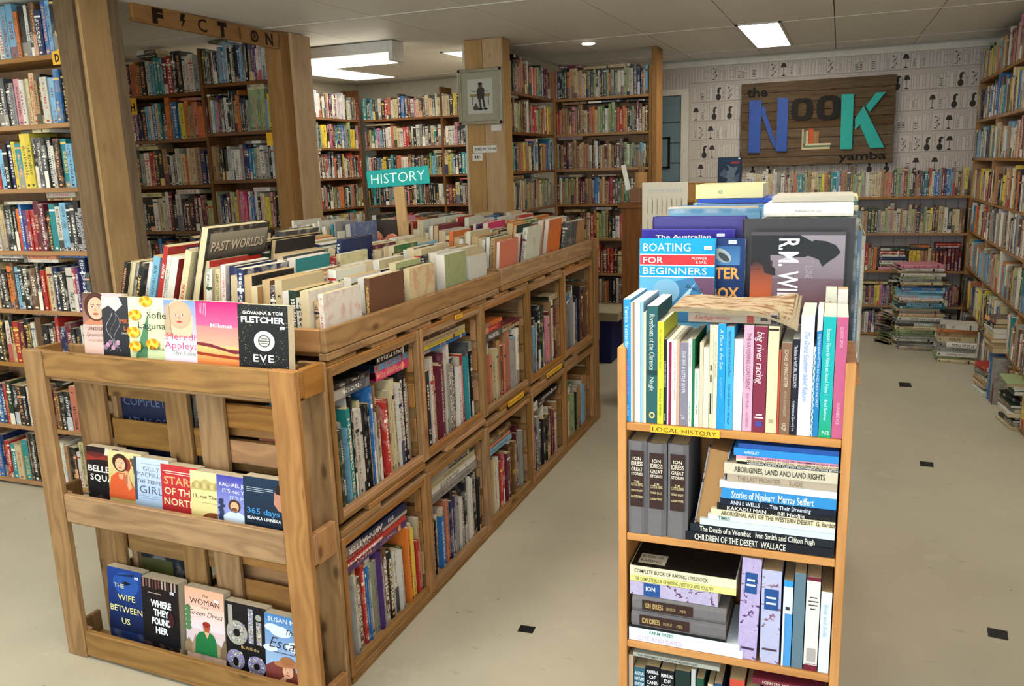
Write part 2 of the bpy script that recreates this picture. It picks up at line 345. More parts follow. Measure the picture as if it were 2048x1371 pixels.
def add_attrs(me, base, ink, sd, t, h, ks, page):
    n = len(ks)
    a = me.attributes.new('bcol', 'FLOAT_COLOR', 'FACE'); a.data.foreach_set('color', [q for k in ks for q in ((*page, 1) if k == 1 else (*base, 1))])
    a = me.attributes.new('icol', 'FLOAT_COLOR', 'FACE'); a.data.foreach_set('color', [q for k in ks for q in (*ink, 1)])
    a = me.attributes.new('bp', 'FLOAT_VECTOR', 'FACE'); a.data.foreach_set('vector', [sd, t, h]*n)
def vary(c, s=.12):
    k = 1+rng.uniform(-s, s); return tuple(max(0, min(1, v*k*(1+rng.uniform(-s*.4, s*.4)))) for v in c)
def inkfor(code):
    if code in LIGHT: return lin(rng.choice(['1d1c1f', '1d1c1f', '642030', '1d2b55', '22392b', 'a92d2a']))
    return lin(rng.choice(['e8e4d6', 'e8e4d6', 'e8e4d6', 'd8b860', 'cfd6dc', 'e0a070']))
STUFF = {}; BD = {}
CAPPED = dict(paperback=[], old_hardback=[], hardback=[], picture_book=[])
class Spec: pass
def outside(p):
    v = Vector(p)-Vector((0, 0, CAMZ)); z = v.dot(f)
    if z < .1: return True
    px, py = 1024+FPX*v.dot(rr)/z, 685.5-FPX*v.dot(uu)/z
    return px < -14 or px > 2062 or py < -40 or py > 1420
def book(mtx, t, h, d, code, hard=False, name='paperback', label=None, cat='book', group=None, split=False, mat='cover', ink=None, stuff=None, page=None, col=None):
    if stuff is None and label and name in ('paperback', 'hardback', 'old_hardback') and outside(mtx @ Vector((0, 0, h/2))): stuff = 'pb' if name == 'paperback' else 'hb'
    base = vary(tuple(v*.86 for v in lin(PAL[code])), .12) if col is None else lin(col); ink = inkfor(code) if ink is None else lin(ink)
    sd = rng.random()*100; page = lin(page) if page else lin(rng.choice(PAGEC))
    vs, fs, ks = bookgeo(t, h, d, hard)
    uv = []
    for f_, k in zip(fs, ks):
        for i in f_: uv.append(((vs[i][0]+t/2)/t, vs[i][2]/h) if k == 2 else (-1.0, -1.0))
    if stuff:
        S = STUFF.setdefault(stuff, dict(v=[], f=[], k=[], uv=[], b=[], i=[], bp=[])); o_ = len(S['v'])
        S['v'] += [tuple(mtx @ Vector(v)) for v in vs]; S['f'] += [tuple(i+o_ for i in f_) for f_ in fs]; S['uv'] += uv; S['k'] += ks
        for k in ks: S['b'] += [*(page if k == 1 else base), 1]; S['i'] += [*ink, 1]; S['bp'] += [sd, t, h]
        return None
    if label and name in CAPPED:
        v = (mtx.translation-Vector((0, 0, CAMZ))).length; CAPPED[name].append([max(t, .003)*h/v**2, None, (mtx, vs, fs, ks, uv, base, ink, sd, t, h, page)])
    def one(nm, keep, parent):
        sel = [j for j in range(len(fs)) if ks[j] in keep]; ids = sorted({i for j in sel for i in fs[j]}); mp = {i: n for n, i in enumerate(ids)}
        me = bpy.data.meshes.new(nm); me.from_pydata([vs[i] for i in ids], [], [tuple(mp[i] for i in fs[j]) for j in sel])
        me.materials.append(M[mat]); me.materials.append(M['pages'])
        l = me.uv_layers.new(name='UVMap'); us = []; p = 0
        for j, f_ in enumerate(fs):
            if j in sel: us += uv[p:p+len(f_)]
            p += len(f_)
        l.data.foreach_set('uv', [c for q in us for c in q]); kk = [ks[j] for j in sel]
        me.polygons.foreach_set('material_index', [1 if k == 1 else 0 for k in kk]); add_attrs(me, base, ink, sd, t, h, kk, page)
        o = bpy.data.objects.new(nm, me); COL.objects.link(o)
        if parent: o.parent = parent
        return o
    if split: o = one(name, (0, 2), None); one('page_block', (1,), o)
    else: o = one(name, (0, 1, 2), None)
    o.matrix_world = mtx; BD[o.name] = (t, h, d, hard)
    if label and name in CAPPED: CAPPED[name][-1][1] = o
    return tag(o, label, cat, group)
def flush_stuff(key, label, cat, name='paperback'):
    S = STUFF.get(key)
    if not S: return
    me = bpy.data.meshes.new(name); me.from_pydata(S['v'], [], S['f']); me.materials.append(M['cover']); me.materials.append(M['pages'])
    l = me.uv_layers.new(name='UVMap'); l.data.foreach_set('uv', [c for q in S['uv'] for c in q])
    me.polygons.foreach_set('material_index', [1 if k == 1 else 0 for k in S['k']])
    for nm, ty, ky in (('bcol', 'FLOAT_COLOR', 'b'), ('icol', 'FLOAT_COLOR', 'i')): me.attributes.new(nm, ty, 'FACE').data.foreach_set('color', S[ky])
    me.attributes.new('bp', 'FLOAT_VECTOR', 'FACE').data.foreach_set('vector', S['bp'])
    o = bpy.data.objects.new(name, me); COL.objects.link(o); tag(o, label, cat, None, 'stuff')
def cap_kinds(limit, keys):
    """only the largest-looking books of a kind stay single objects"""
    for name, L_ in CAPPED.items():
        L_ = [q for q in L_ if q[1] is not None]; L_.sort(key=lambda q: -q[0])
        for _, o, (mtx, vs, fs, ks, uv, base, ink, sd, t, h, page) in L_[limit:]:
            S = STUFF.setdefault(keys[name], dict(v=[], f=[], k=[], uv=[], b=[], i=[], bp=[])); o_ = len(S['v'])
            S['v'] += [tuple(mtx @ Vector(v)) for v in vs]; S['f'] += [tuple(i+o_ for i in f_) for f_ in fs]; S['uv'] += uv; S['k'] += ks
            for k in ks: S['b'] += [*(page if k == 1 else base), 1]; S['i'] += [*ink, 1]; S['bp'] += [sd, t, h]
            for ch in list(o.children): bpy.data.objects.remove(ch)
            bpy.data.objects.remove(o)
ORD = 'first second third fourth fifth sixth seventh eighth ninth tenth eleventh twelfth thirteenth fourteenth fifteenth sixteenth seventeenth eighteenth nineteenth'.split()
TENS = {20: 'twent', 30: 'thirt', 40: 'fort', 50: 'fift'}
UNITS = ' one two three four five six seven eight nine'.split(' ')
def nth(n):
    if n < 20: return ORD[n-1]
    t, u = n//10*10, n % 10
    return TENS[t]+'ieth' if u == 0 else TENS[t]+'y-'+ORD[u-1]
def look(code, t, h, thin=.014, thick=.034):
    return ('slim ' if t < thin else 'thick ' if t > thick else '')+NAMEC[code]
def row(org, face, length, spec, where, dims, name='paperback', noun='paperback', cat='book', group=None, hard=.0, split=False, stuff=None, lean=0, cap=.27, flats=(), rand=None, flip=False, jit=.012, seed=None, headroom=None, offset=0, hide=-9):
    """a shelf of books. org = left end of the row at the shelf edge, face = rotation about z of a south-facing shelf.
    dims = (tmin,tmax,hmin,hmax,d). flats = (start, length, codes) lying on top"""
    global rng
    if seed is not None: rng = random.Random(seed)
    if rand: spec = ''.join(rng.choice(rand) for _ in range(int(length/((dims[0]+dims[1])/2*.92))))
    spec = [c for c in spec if c != ' ']
    if spec:
        need = length/((dims[0]+dims[1])/2)
        while len(spec) < need*.75: spec.insert(rng.randrange(len(spec)+1), rng.choice(spec))
    ts = []
    for c in spec:
        t = rng.uniform(dims[0], dims[1]); ts.append(t)
    k = (length-.004)/sum(ts)
    if .6 < k < 1.7: ts = [t*k for t in ts]
    Rz = Matrix.Rotation(face, 4, 'Z'); org = Vector(org); x_ = 0; hs = []; out = []
    prev = None; ph = None
    for j, (c, t) in enumerate(zip(spec, ts)):
        if c == prev and rng.random() < .75: h = ph
        else: h = rng.uniform(dims[2], dims[3])
        if rng.random() < .12: h = min(cap, h*1.12)
        prev, ph = c, h
        a = lean if callable(lean) is False else lean(x_/length)
        if a == 0 and rng.random() < .18 and stuff is None: a = R(rng.uniform(-1.8, 1.8))
        d = dims[4]*rng.uniform(.85, 1.05)*(.8+.2*h/dims[3]); y_ = rng.uniform(0, jit)
        loc = Vector((x_+t/2, y_, 0))
        mt = Matrix.Translation(org) @ Rz @ Matrix.Translation(loc) @ Matrix.Rotation(a, 4, 'Y')
        if a > 0: mt = mt @ Matrix.Translation((t*.0, 0, math.sin(a)*t/2))
        if flip: mt = mt @ Matrix.Translation((0, d, 0)) @ Matrix.Rotation(math.pi, 4, 'Z')
        isH = rng.random() < hard
        lab = None if stuff else f"{look(c, t, h)} {noun}, {nth(j+1+offset)} from left, {where}"
        out.append(book(mt, max(.003, t*.97), h, d, c, isH, name, lab, cat, group, split, stuff=stuff or ('pb' if x_ < hide else None))); hs.append((x_, x_+t, h*math.cos(a)))
        x_ += t
    for fi, (s, L, codes) in enumerate(flats):
        z = max([h for x0, x1, h in hs if x1 > s and x0 < s+L] or [0])+.0015
        for ci, c in enumerate(codes):
            t = rng.uniform(.012, .03) if headroom is None else rng.uniform(*headroom); d = dims[4]*.95; L2 = L*rng.uniform(.93, 1.0)
            # spine along the shelf edge, lying flat: local z -> along shelf, local x -> up
            mt = Matrix.Translation(org) @ Rz @ Matrix.Translation((s+rng.uniform(0, .01), .006+rng.uniform(0, .012), z+t/2)) @ Matrix(((0,0,1,0),(0,1,0,0),(-1,0,0,0),(0,0,0,1)))
            lab = None if stuff else f"{look(c, t, .2)} {noun} lying flat, {nth(ci+1)} up, {nth(fi+1)} pile, {where}".replace("slim ", "").replace("thick ", "")
            out.append(book(mt, t, L2, d, c, rng.random() < max(hard, .3), name, lab, cat, group, split, stuff=stuff)); z += t+.0008
    row.nstd = len(hs)
    return out
#%%BODY

# ------------------------------------------------------------------ room
S = 'structure'
tag(box('floor', -5.2, 1.5, -2.0, 8.5, -.05, 0, 'floor'), kind=S)
def cz(y): return 2.55+.023*(y-8.17)
ce = empty('ceiling', (0, 0, 2.4), kind=S)
xs = [-5.2, -4.92, -4.3, -3.7, -3.1, -2.48, -1.90, -1.32, -.70, -.07, .56, 1.17, 1.5]; ys = [-2.0, -1.1, .7, 2.5, 4.33, 6.12, 7.72, 8.5]
def slab(name, x0, x1, y0, y1, th, mat, parent, lift=0, kind=None):
    """board following the slight slope of the ceiling"""
    v = []
    for z in (0, th):
        for (a, b) in ((x0,y0),(x1,y0),(x1,y1),(x0,y1)): v.append((a, b, cz(b)+lift+z))
    o = mk(name, [tuple(Vector(p)-(parent.location if parent else Vector())) for p in v], BF, mat, parent); return tag(o, kind=kind) if kind else o
slab('ceiling_backing', -5.25, 1.55, -2.05, 8.55, .03, 'ink', ce, .012)
for y_ in (-1.1, .7, 2.5, 4.33, 6.12, 7.72): slab('joint_strip', -5.2, 1.5, y_-.006, y_+.006, .003, 'white', ce, -.003)
for i in range(len(xs)-1):
    for j in range(len(ys)-1): slab('ceiling_panel', xs[i]+.003, xs[i+1]-.003, ys[j]+.004, ys[j+1]-.004, .010, 'ceil', ce)
tag(box('wall_back', -5.2, 1.5, 8.32, 8.45, 0, 2.6, 'wall'), kind=S)
tag(box('wall_left', -5.2, -5.06, -2, 8.32, 0, 2.6, 'wall'), kind=S)
tag(box('wall_right', 1.37, 1.5, -2, 8.32, 0, 2.6, 'wall'), kind=S)
tag(box('wall_partition', -2.60, -2.51, 5.78, 8.32, 0, 2.53, 'wall'), kind=S)
tag(box('trim_1', -1.75, 1.37, 8.285, 8.318, 2.485, 2.535, 'white'), kind=S)
# shopfront behind the camera: wall with one wide window opening and door gap
wf = empty('wall_front', (0, -1.7, 0), kind=S)
box('wall_section', -5.06, -3.9, -1.78, -1.68, 0, 2.36, 'wall', wf); box('wall_section', 1.0, 1.37, -1.78, -1.68, 0, 2.36, 'wall', wf); box('wall_section', -3.9, 1.0, -1.78, -1.68, 0, .35, 'wall', wf)
# painted panelling behind the low bookcase
pb = empty('wall_panelling', (.1, 8.31, 0), kind=S)
for i in range(24): box('board', -1.0+i*.1+.003, -1.0+(i+1)*.1-.003, 8.298, 8.318, 0, 1.27, 'panel', pb)
# wallpaper printed with line-drawn books
WP = Art(); rr_ = random.Random(3); W0, W1, Z0, Z1 = -1.36, 1.36, 1.27, 2.49
WP.rect(0, 0, W1-W0, Z1-Z0, 'bfb6ae')
tile = []
RH = .178; TW = 1.02
for ri in range(3):
    x_ = 0; items = []
    while x_ < TW-.02:
        if rr_.random() < .17: wd = rr_.uniform(.07, .10); items.append(('m', x_, wd, rr_.random()))
        else: wd = rr_.uniform(.014, .034); items.append(('b', x_, wd, rr_.uniform(.62, .95), rr_.random()))
        x_ += wd+.002
    tile.append(items)
nr = int((Z1-Z0)/RH)+1
g1, g2, dk = 'd0c8c0', '8d857e', '3a3634'
for r_i in range(nr):
    zb = Z0+r_i*RH; items = tile[r_i % 3]; sh_ = (r_i//3)*.37
    WP.k = 2
    if zb+.006 < Z1: WP.rect(0, zb-Z0, W1-W0, zb-Z0+.0035, g2)
    for rep in range(-1, 4):
        for it in items:
            WP.k = 2
            a = it[1]+rep*TW-sh_; b = a+it[2]
            if a < .004 or b > W1-W0-.004: continue
            top = Z1-Z0-.002; y0 = zb-Z0+.005
            if it[0] == 'b':
                hh_ = min(y0+RH*.9*it[3], top)
                if hh_ <= y0+.02: continue
                WP.rect(a, y0, b, hh_, g2); WP.rect(a+.0016, y0+.0016, b-.0016, hh_-.0016, 'c9c1b9' if it[4] > .12 else g1)
                if it[4] > .82: WP.txt('BALLET', (a+b)/2+.006, y0+.02, .010, dk, rot=math.pi/2) if False else [WP.rect(a+.005, y0+.02+q*.014, b-.005, y0+.026+q*.014, dk) for q in range(5) if y0+.026+q*.014 < hh_-.004]
                elif it[4] > .6: WP.rect(a+.003, y0+.03, b-.003, min(hh_-.002, y0+.034), g2); WP.rect(a+.003, min(hh_-.006, y0+.09), b-.003, min(hh_-.002, y0+.094), g2)
            elif y0+RH*.8 < top:
                WP.rect(a, y0, b, y0+RH*.86, g2); WP.rect(a+.002, y0+.002, b-.002, y0+RH*.86-.002, 'c6beb6'); cx_ = (a+b)/2
                if it[3] < .35:      # a vase-like object
                    WP.ell(cx_, y0+.035, .024, .030, dk, 12); WP.ell(cx_, y0+.09, .012, .03, dk, 10); WP.ell(cx_+.012, y0+.115, .014, .010, dk, 8)
                elif it[3] < .7:     # a plant sprig
                    for q in range(7): WP.ell(cx_+(q % 3-1)*.014, y0+.02+q*.016, .011, .005, g2 if q % 2 else dk, 7, rot=q*.9)
                    WP.rect(cx_-.001, y0+.005, cx_+.001, y0+.12, dk)
                else:                # a reading lamp
                    WP.poly([(cx_-.02, y0+.008), (cx_+.02, y0+.008), (cx_+.008, y0+.02), (cx_-.008, y0+.02)], dk); WP.rect(cx_-.002, y0+.02, cx_+.002, y0+.09, dk)
                    WP.poly([(cx_-.028, y0+.085), (cx_+.028, y0+.085), (cx_+.014, y0+.125), (cx_-.014, y0+.125)], dk)
wo = WP.build('wallpaper', None, None, SOUTH(W0, 8.317, Z0)); tag(wo, kind=S)
WP = Art(); WP.rect(0, 0, .42, .25, 'bfb6ae')
for q in range(13):
    WP.k = 2; WP.rect(.012+q*.031, .03, .036+q*.031, .15+.03*((q*7) % 3), g2); WP.rect(.014+q*.031, .032, .034+q*.031, .148+.03*((q*7) % 3), 'c9c1b9')
tag(WP.build('wallpaper', None, None, SOUTH(-1.785, 8.317, 2.25)), kind=S)
# doorway with blue-grey door
dr = empty('door_1', (-1.6, 8.3, 0), kind=S)
for z0, z1 in [(0, .3), (.3, .72), (.72, 1.14), (1.14, 1.42), (1.42, 1.60), (1.60, 1.79), (1.79, 1.985), (1.985, 2.23)]: box('door_panel', -1.80, -1.435, 8.27, 8.30, z0+.004, z1-.004, 'bluegrey', dr, .003)
box('architrave', -1.435, -1.365, 8.255, 8.315, 0, 2.235, 'white', dr); box('architrave', -1.80, -1.365, 8.255, 8.315, 2.235, 2.29, 'white', dr)
pf = empty('black_framed_picture', (-1.62, 8.26, 1.72), 'small black picture frame hanging on the blue-grey door', 'picture')
for a, b, c_, d_ in ((-1.70, -1.54, 1.83, 1.85), (-1.70, -1.54, 1.55, 1.57), (-1.70, -1.68, 1.55, 1.85), (-1.56, -1.54, 1.55, 1.85)): box('frame_bar', a, b, 8.25, 8.268, c_, d_, 'black', pf)
box('print', -1.68, -1.56, 8.258, 8.268, 1.57, 1.83, 'bluegrey', pf)

# ---- ceiling lights
def troffer(x0, x1, y0, y1, lab, lampmat='lamp'):
    zc = cz((y0+y1)/2); t = empty('ceiling_light', ((x0+x1)/2, (y0+y1)/2, zc-.01), lab, 'ceiling light', 'flat ceiling light panels')
    fr = .02
    for a, b, c_, d_ in ((x0, x1, y0, y0+fr), (x0, x1, y1-fr, y1), (x0, x0+fr, y0, y1), (x1-fr, x1, y0, y1)): slab('frame', a, b, c_, d_, .010, 'plastic', t, -.010)
    slab('diffuser', x0+fr, x1-fr, y0+fr, y1-fr, .004, lampmat, t, -.007)
troffer(-.70, -.40, 6.06, 7.60, 'flat lit ceiling panel in front of the large wooden wall sign')
troffer(-4.66, -4.16, 6.14, 7.66, 'long lit ceiling panel over the far alcove beyond the second post', 'lamp2')
troffer(-2.93, -2.62, 6.1, 7.5, 'lit ceiling panel half hidden behind the column with the picture')
troffer(-.70, -.40, 1.0, 2.5, 'lit ceiling panel over the local history shelf, above the frame'); troffer(-2.0, -1.6, .2, 1.7, 'lit ceiling panel over the aisle near the shop window, above the frame')
troffer(.2, .5, 3.4, 4.9, 'lit ceiling panel over the right-hand aisle, above the frame')
troffer(-4.5, -4.1, 1.0, 2.4, 'lit ceiling panel over the near fiction shelves, above the frame')
bt = empty('batten_light', (-3.4, 5.3, 2.43), 'long white surface-mounted batten light beside the second post', 'ceiling light')
box('housing', -4.30, -2.90, 5.22, 5.38, 2.40, 2.478, 'plastic', bt, .004); box('end_cap', -2.90, -2.865, 5.215, 5.385, 2.345, 2.478, 'plastic', bt, .004); box('tube_cover', -4.30, -2.90, 5.225, 5.375, 2.345, 2.40, 'tube', bt, .012)
dl = empty('downlight', (-1.80, 6.32, cz(6.32)), 'small round lit downlight in the ceiling', 'ceiling light')
cyl('bezel', (-1.80, 6.32, cz(6.32)-.004), .058, .008, 'plastic', dl, 32); cyl('lens', (-1.80, 6.32, cz(6.32)-.009), .045, .006, 'spot', dl, 32)

# ---- posts and column
def post(name, x0, x1, y0, y1, boards, side, **k):
    p = empty(name, ((x0+x1)/2, (y0+y1)/2, 0), kind=S)
    z = cz((y0+y1)/2)-.004
    box('core', x0, x1-.02, y0, y1-.01, 0, z, side, p, .003)
    for b0, b1, mt in boards: box('cladding_board', x1-.02, x1, b0, b1, 0, z, mt, p, .002)
    return p
post('pillar_post', -3.335, -3.2, 2.945, 3.20, [(2.965, 3.13, 'pine'), (3.132, 3.198, 'rough')], 'rough')
p2 = post('pillar_post', -3.335, -3.2, 4.45, 4.745, [(4.545, 4.745, 'pine')], 'shelf2')
cl = empty('pillar_column', (-2.36, 5.66, 0), kind=S)
z = cz(5.66)-.004
box('core', -2.50, -2.22, 5.62, 5.76, 0, z, 'pine', cl); box('facing_board', -2.50, -2.364, 5.595, 5.618, 0, z, 'pine', cl, .002); box('facing_board', -2.360, -2.215, 5.590, 5.618, 0, z, 'pine', cl, .002)
# FICTION board
fb = empty('fiction_sign', (-3.2, 3.85, 2.4), 'long wooden board burnt with the word FICTION spanning the two posts', 'sign')
box('board', -3.235, -3.208, 3.285, 4.425, 2.355, 2.445, 'shelf2', fb, .002)
for ch_, y_, w1, kw in (('F', .125, .075, dict(bold=.09)), ('C', .445, .07, dict(bold=.02)), ('T', .60, .075, dict(bold=.12)), ('I', .775, .018, dict(bold=.02)), ('O', .875, .075, dict(bold=.04)), ('N', 1.015, .07, dict(bold=.05))):
    A_ = Art(); A_.txt(ch_, y_, .012, .068, '24110a' if ch_ != 'I' else '6d4a2c', w=w1, **kw)
    if ch_ == 'O': A_.ell(.912, .048, .014, .018, '4a2c18', 10)
    A_.build('burnt_letter', None, fb, Matrix.Translation(-fb.location) @ EAST(-3.2075, 3.285, 2.355))
A_ = Art(); A_.poly([(.325, .082), (.360, .082), (.344, .052), (.358, .052), (.322, .008), (.334, .044), (.316, .044)], '24110a'); A_.build('burnt_letter', None, fb, Matrix.Translation(-fb.location) @ EAST(-3.2075, 3.285, 2.355))
# framed picture on the column
fp = empty('framed_print', (-2.37, 5.57, 1.92), 'silver-framed drawing of a seated figure, hung on the timber column', 'picture')
X0, X1, Q0, Q1 = -2.545, -2.212, 1.912, 2.29
for a, b, c_, d_ in ((X0, X1, Q1-.022, Q1), (X0, X1, Q0, Q0+.022), (X0, X0+.022, Q0, Q1), (X1-.022, X1, Q0, Q1)): box('frame_bar', a, b, 5.555, 5.585, c_, d_, 'silver', fp, .003)
box('mount', X0+.02, X1-.02, 5.570, 5.584, Q0+.02, Q1-.02, 'mat', fp)
A_ = Art(); A_.rect(0, 0, .19, .235, 'b9b9ac'); A_.rect(.03, .15, .16, .153, '55534c')
A_.poly([(.02, .115), (.17, .115), (.175, .135), (.015, .135)], '8a7a50'); A_.rect(.03, .06, .036, .12, '4a402c'); A_.rect(.155, .06, .161, .12, '4a402c')
A_.poly([(.075, .10), (.125, .10), (.13, .165), (.115, .18), (.085, .18), (.07, .16)], '3b3a36'); A_.ell(.098, .188, .015, .018, '55463a'); A_.ell(.098, .203, .017, .010, '2a2824')
A_.poly([(.08, .10), (.10, .10), (.105, .04), (.09, .04)], '44423c'); A_.poly([(.11, .10), (.125, .10), (.135, .04), (.12, .04)], '3a3934'); A_.ell(.095, .032, .02, .008, '2b2925'); A_.ell(.135, .032, .018, .007, '2b2925')
A_.ell(.06, .04, .022, .016, '4e4a40'); A_.ell(.062, .062, .010, .010, '4e4a40')
A_.build('drawing', None, fp, Matrix.Translation(-fp.location) @ SOUTH(-2.475, 5.569, 1.985))
# paper notices
def notice(name, x0, x1, z0, z1, y, lab, lines, mat='whitecard', cat='sign'):
    t = box(name, x0, x1, y-.002, y, z0, z1, mat); tag(t, lab, cat); A = Art()
    for l in lines: A.txt(l[0], l[1]*(x1-x0), l[2]*(z1-z0), l[3], l[4], **(l[5] if len(l) > 5 else {}))
    A.build('lettering', None, t, SOUTH(-(x1-x0)/2, -.0013, -(z1-z0)/2)); return t
notice('paper_sign', -2.455, -2.275, 1.715, 1.765, 5.589, 'white paper strip reading FINE FICTION on the timber column', [('.FINE FICTION', .06, .34, .019, '1d1c1f', dict(mx=.16, bold=.02))])
n_ = notice('paper_arrow', -2.465, -2.385, 1.66, 1.712, 5.589, 'white paper square with a black arrow below the fine fiction strip', [])
A_ = Art(); A_.poly([(.012, .026), (.032, .040), (.026, .026), (.032, .012)], '1d1c1f'); A_.poly([(.030, .026), (.048, .040), (.042, .026), (.048, .012)], '1d1c1f'); A_.rect(.044, .023, .070, .028, '1d1c1f'); A_.build('arrow', None, n_, SOUTH(-.04, -.0013, -.026))
notice('paper_card', -2.31, -2.235, 1.865, 1.905, 5.589, 'small white caption card below the framed drawing', [('NOTICE', .12, .6, .006, '6f7076', dict(mx=.05))]) if False else tag(box('paper_card', -2.31, -2.235, 5.587, 5.589, 1.865, 1.905, 'whitecard'), 'small blank white caption card below the framed drawing', 'card')

# ------------------------------------------------------------------ wooden bookcases
def case(name, lab, face, org, width, levels, depth, mat, ends=(1, 1), top=2.42, dividers=(), back=True, base=0, sh_t=.022, lv2=None, rises=None, grp=None):
    """org = left front corner on the floor seen from the front; parts are laid out in local x (along), y (into the case)"""
    t = empty(name, org, lab, 'bookcase', grp, rz=face)
    def b(nm, x0, x1, y0, y1, z0, z1, mt=mat, ch=.002):
        vs, fs, uvs = boxgeo(x1-x0, y1-y0, z1-z0, ch); return mk(nm, vs, fs, mt, t, uvs, ((x0+x1)/2, (y0+y1)/2, (z0+z1)/2))
    if ends[0]: b('side_panel', -.022, 0, 0, depth, base, top)
    if ends[1]: b('side_panel', width, width+.022, 0, depth, base, top)
    xs_ = [0]+list(dividers)+[width]
    for dv in dividers: b('divider', dv-.011, dv+.011, 0, depth, base, top)
    for i in range(len(xs_)-1):
        for z in (levels if (i == 0 or lv2 is None) else lv2): b('shelf', xs_[i]+(.012 if i else .001), xs_[i+1]-(.012 if i < len(xs_)-2 else .001), 0, depth, z-sh_t, z)
    if back: b('back_panel', 0, width, depth, depth+.008, base, max(levels)+.02, mat, 0)
    return t
NOV = (.014, .036, .192, .242, .15)
# A: near fiction bookcase, face at y=2.96
LA = [2.18, 1.875, 1.577, 1.273, .974, .69, .345, .035]
case('bookcase', 'tall brown bookcase of novels at the near post, tagged D', 0, (-4.30, 2.96, 0), .965, LA, .22, 'shelf2', (1, 1), 2.42)
Rw = ['vlllbkXkoawaaokwba', 'xkpbnkXlttkkSkspwcexkwab', 'rkntapwiooxxraknytyykSSkwktal', 'nkttckibkwswcekGkobvrrmmGtwakSks', 'xkyekkoXaGkXkrocnkwrvnS', 'kwkkwkrmkkwkkrkkwXk', 'rGkkwnnmmmXkkiwkwkS', 'rrttkkkrwkwwxkwcnkw']
FL = {2: [(.60, .19, 'c')], 3: [(.42, .2, 'w'), (.72, .2, 'Xs')], 4: [(.30, .2, 'kw'), (.53, .21, 'wi'), (.75, .20, 'bk')], 5: [(.5, .2, 'k'), (.72, .2, 'mk')], 6: [(.45, .2, 'k')]}
nm_ = ['top shelf', 'second shelf', 'third shelf', 'fourth shelf', 'fifth shelf', 'sixth shelf', 'seventh shelf', 'bottom shelf']
for i, z in enumerate(LA): row((-4.30, 2.965, z), 0, .965, Rw[i] if len(Rw[i]) > 24 else 'kwbn'+Rw[i]+'k', f'{nm_[i]}, bookcase tagged D', NOV, hard=.15, cap=.27 if i else .24, seed=100+i, flats=FL.get(i, ()), hide=-9 if i < 6 else .45)
dt = box('letter_tag', -3.388, -3.330, 2.952, 2.958, 1.845, 1.905, 'yellow'); dt.location.z += .285; tag(dt, 'yellow wooden tile with a black letter D on the near bookcase', 'tag')
A_ = Art(); A_.txt('D', .016, .012, .036, '1c1712', w=.027, bold=.05); A_.build('letter', None, dt, SOUTH(-.029, -.0035, -.03))
# B: fiction bookcase between the posts, face y=4.5
LB1 = [2.155, 1.862, 1.56, 1.25, .955, .66, .36, .05]; LB2 = [2.195, 1.888, 1.583, 1.272, .965, .67, .37, .06]
case('bookcase', 'brown two-bay fiction bookcase between the posts, tagged H', 0, (-4.98, 4.5, 0), 1.64, LB1, .22, 'shelf', (1, 0), 2.42, (1.09,), lv2=LB2)
RB1 = ['ccwkkslokioxkwattamrkkwwws', 'wrccrxXkkrvnkawbctkoabtyoxio', 'wkslvvaskGswrrkkxkwkwcoccxnk', 'kwmkkkcckkcwmkwmkwkl', 'kkwGwkrslwskXbkk']
RB2 = ['GSSSXwkkawawkwGknasSkSvvwwwwwi', 'mxxwapvkXkwkGkSxooknkslllllllaylt', 'xxXkkkwwwwwsnnbtscwskwak', 'lisnkkmclyipPPwwbbnwkccyypmkkan', 'xkwwXkrlkwXbkmcxw']
for i in range(5):
    # left bay: part hidden behind post A lies left of x=-4.55
    row((-4.97, 4.505, LB1[i]), 0, 1.065, 'kwrk'+RB1[i] if i else 'wkrkb'+RB1[i], f'{nm_[i]}, left bay, case tagged H', NOV, seed=200+i, hard=.1, hide=.36, flats=[[(.55, .17, 'kX')], [(.86, .15, 'i')], [(.45, .2, 'cX')], [(.42, .2, 'c'), (.75, .2, 'w')], [(.4, .2, 'k'), (.7, .3, 'kk')]][i])
    row((-3.878, 4.505, LB2[i]), 0, .535, RB2[i], f'{nm_[i]}, right bay, case tagged H', (.009, .028, .19, .235, .15), seed=220+i, hard=.1, flats=[[(.05, .16, 'G')], [(.0, .14, 'k'), (.33, .14, 'ccc')], [(.28, .12, 'w')], [(.3, .13, 'w')], [(.05, .2, 'c'), (.3, .1, 'k')]][i])
for i in range(5, 8):
    row((-4.97, 4.505, LB1[i]), 0, 1.065, '', '', NOV, rand='kkwcsntrX', stuff='pb', seed=240+i); row((-3.878, 4.505, LB2[i]), 0, .535, '', '', NOV, rand='kkwcsntrX', stuff='pb', seed=250+i)
ht = box('letter_tag', -4.515, -4.45, 4.492, 4.498, 2.035, 2.145, 'yellow'); tag(ht, 'yellow tile with a black letter H on the case between the posts', 'tag')
A_ = Art(); A_.txt('H', .014, .022, .055, '1c1712', w=.038, bold=.05); A_.build('letter', None, ht, SOUTH(-.0325, -.0035, -.055))
ht = box('letter_tag', -3.41, -3.345, 4.492, 4.498, 1.79, 1.87, 'yellow'); tag(ht, 'small yellow tile with a dark mark beside the second post', 'tag')
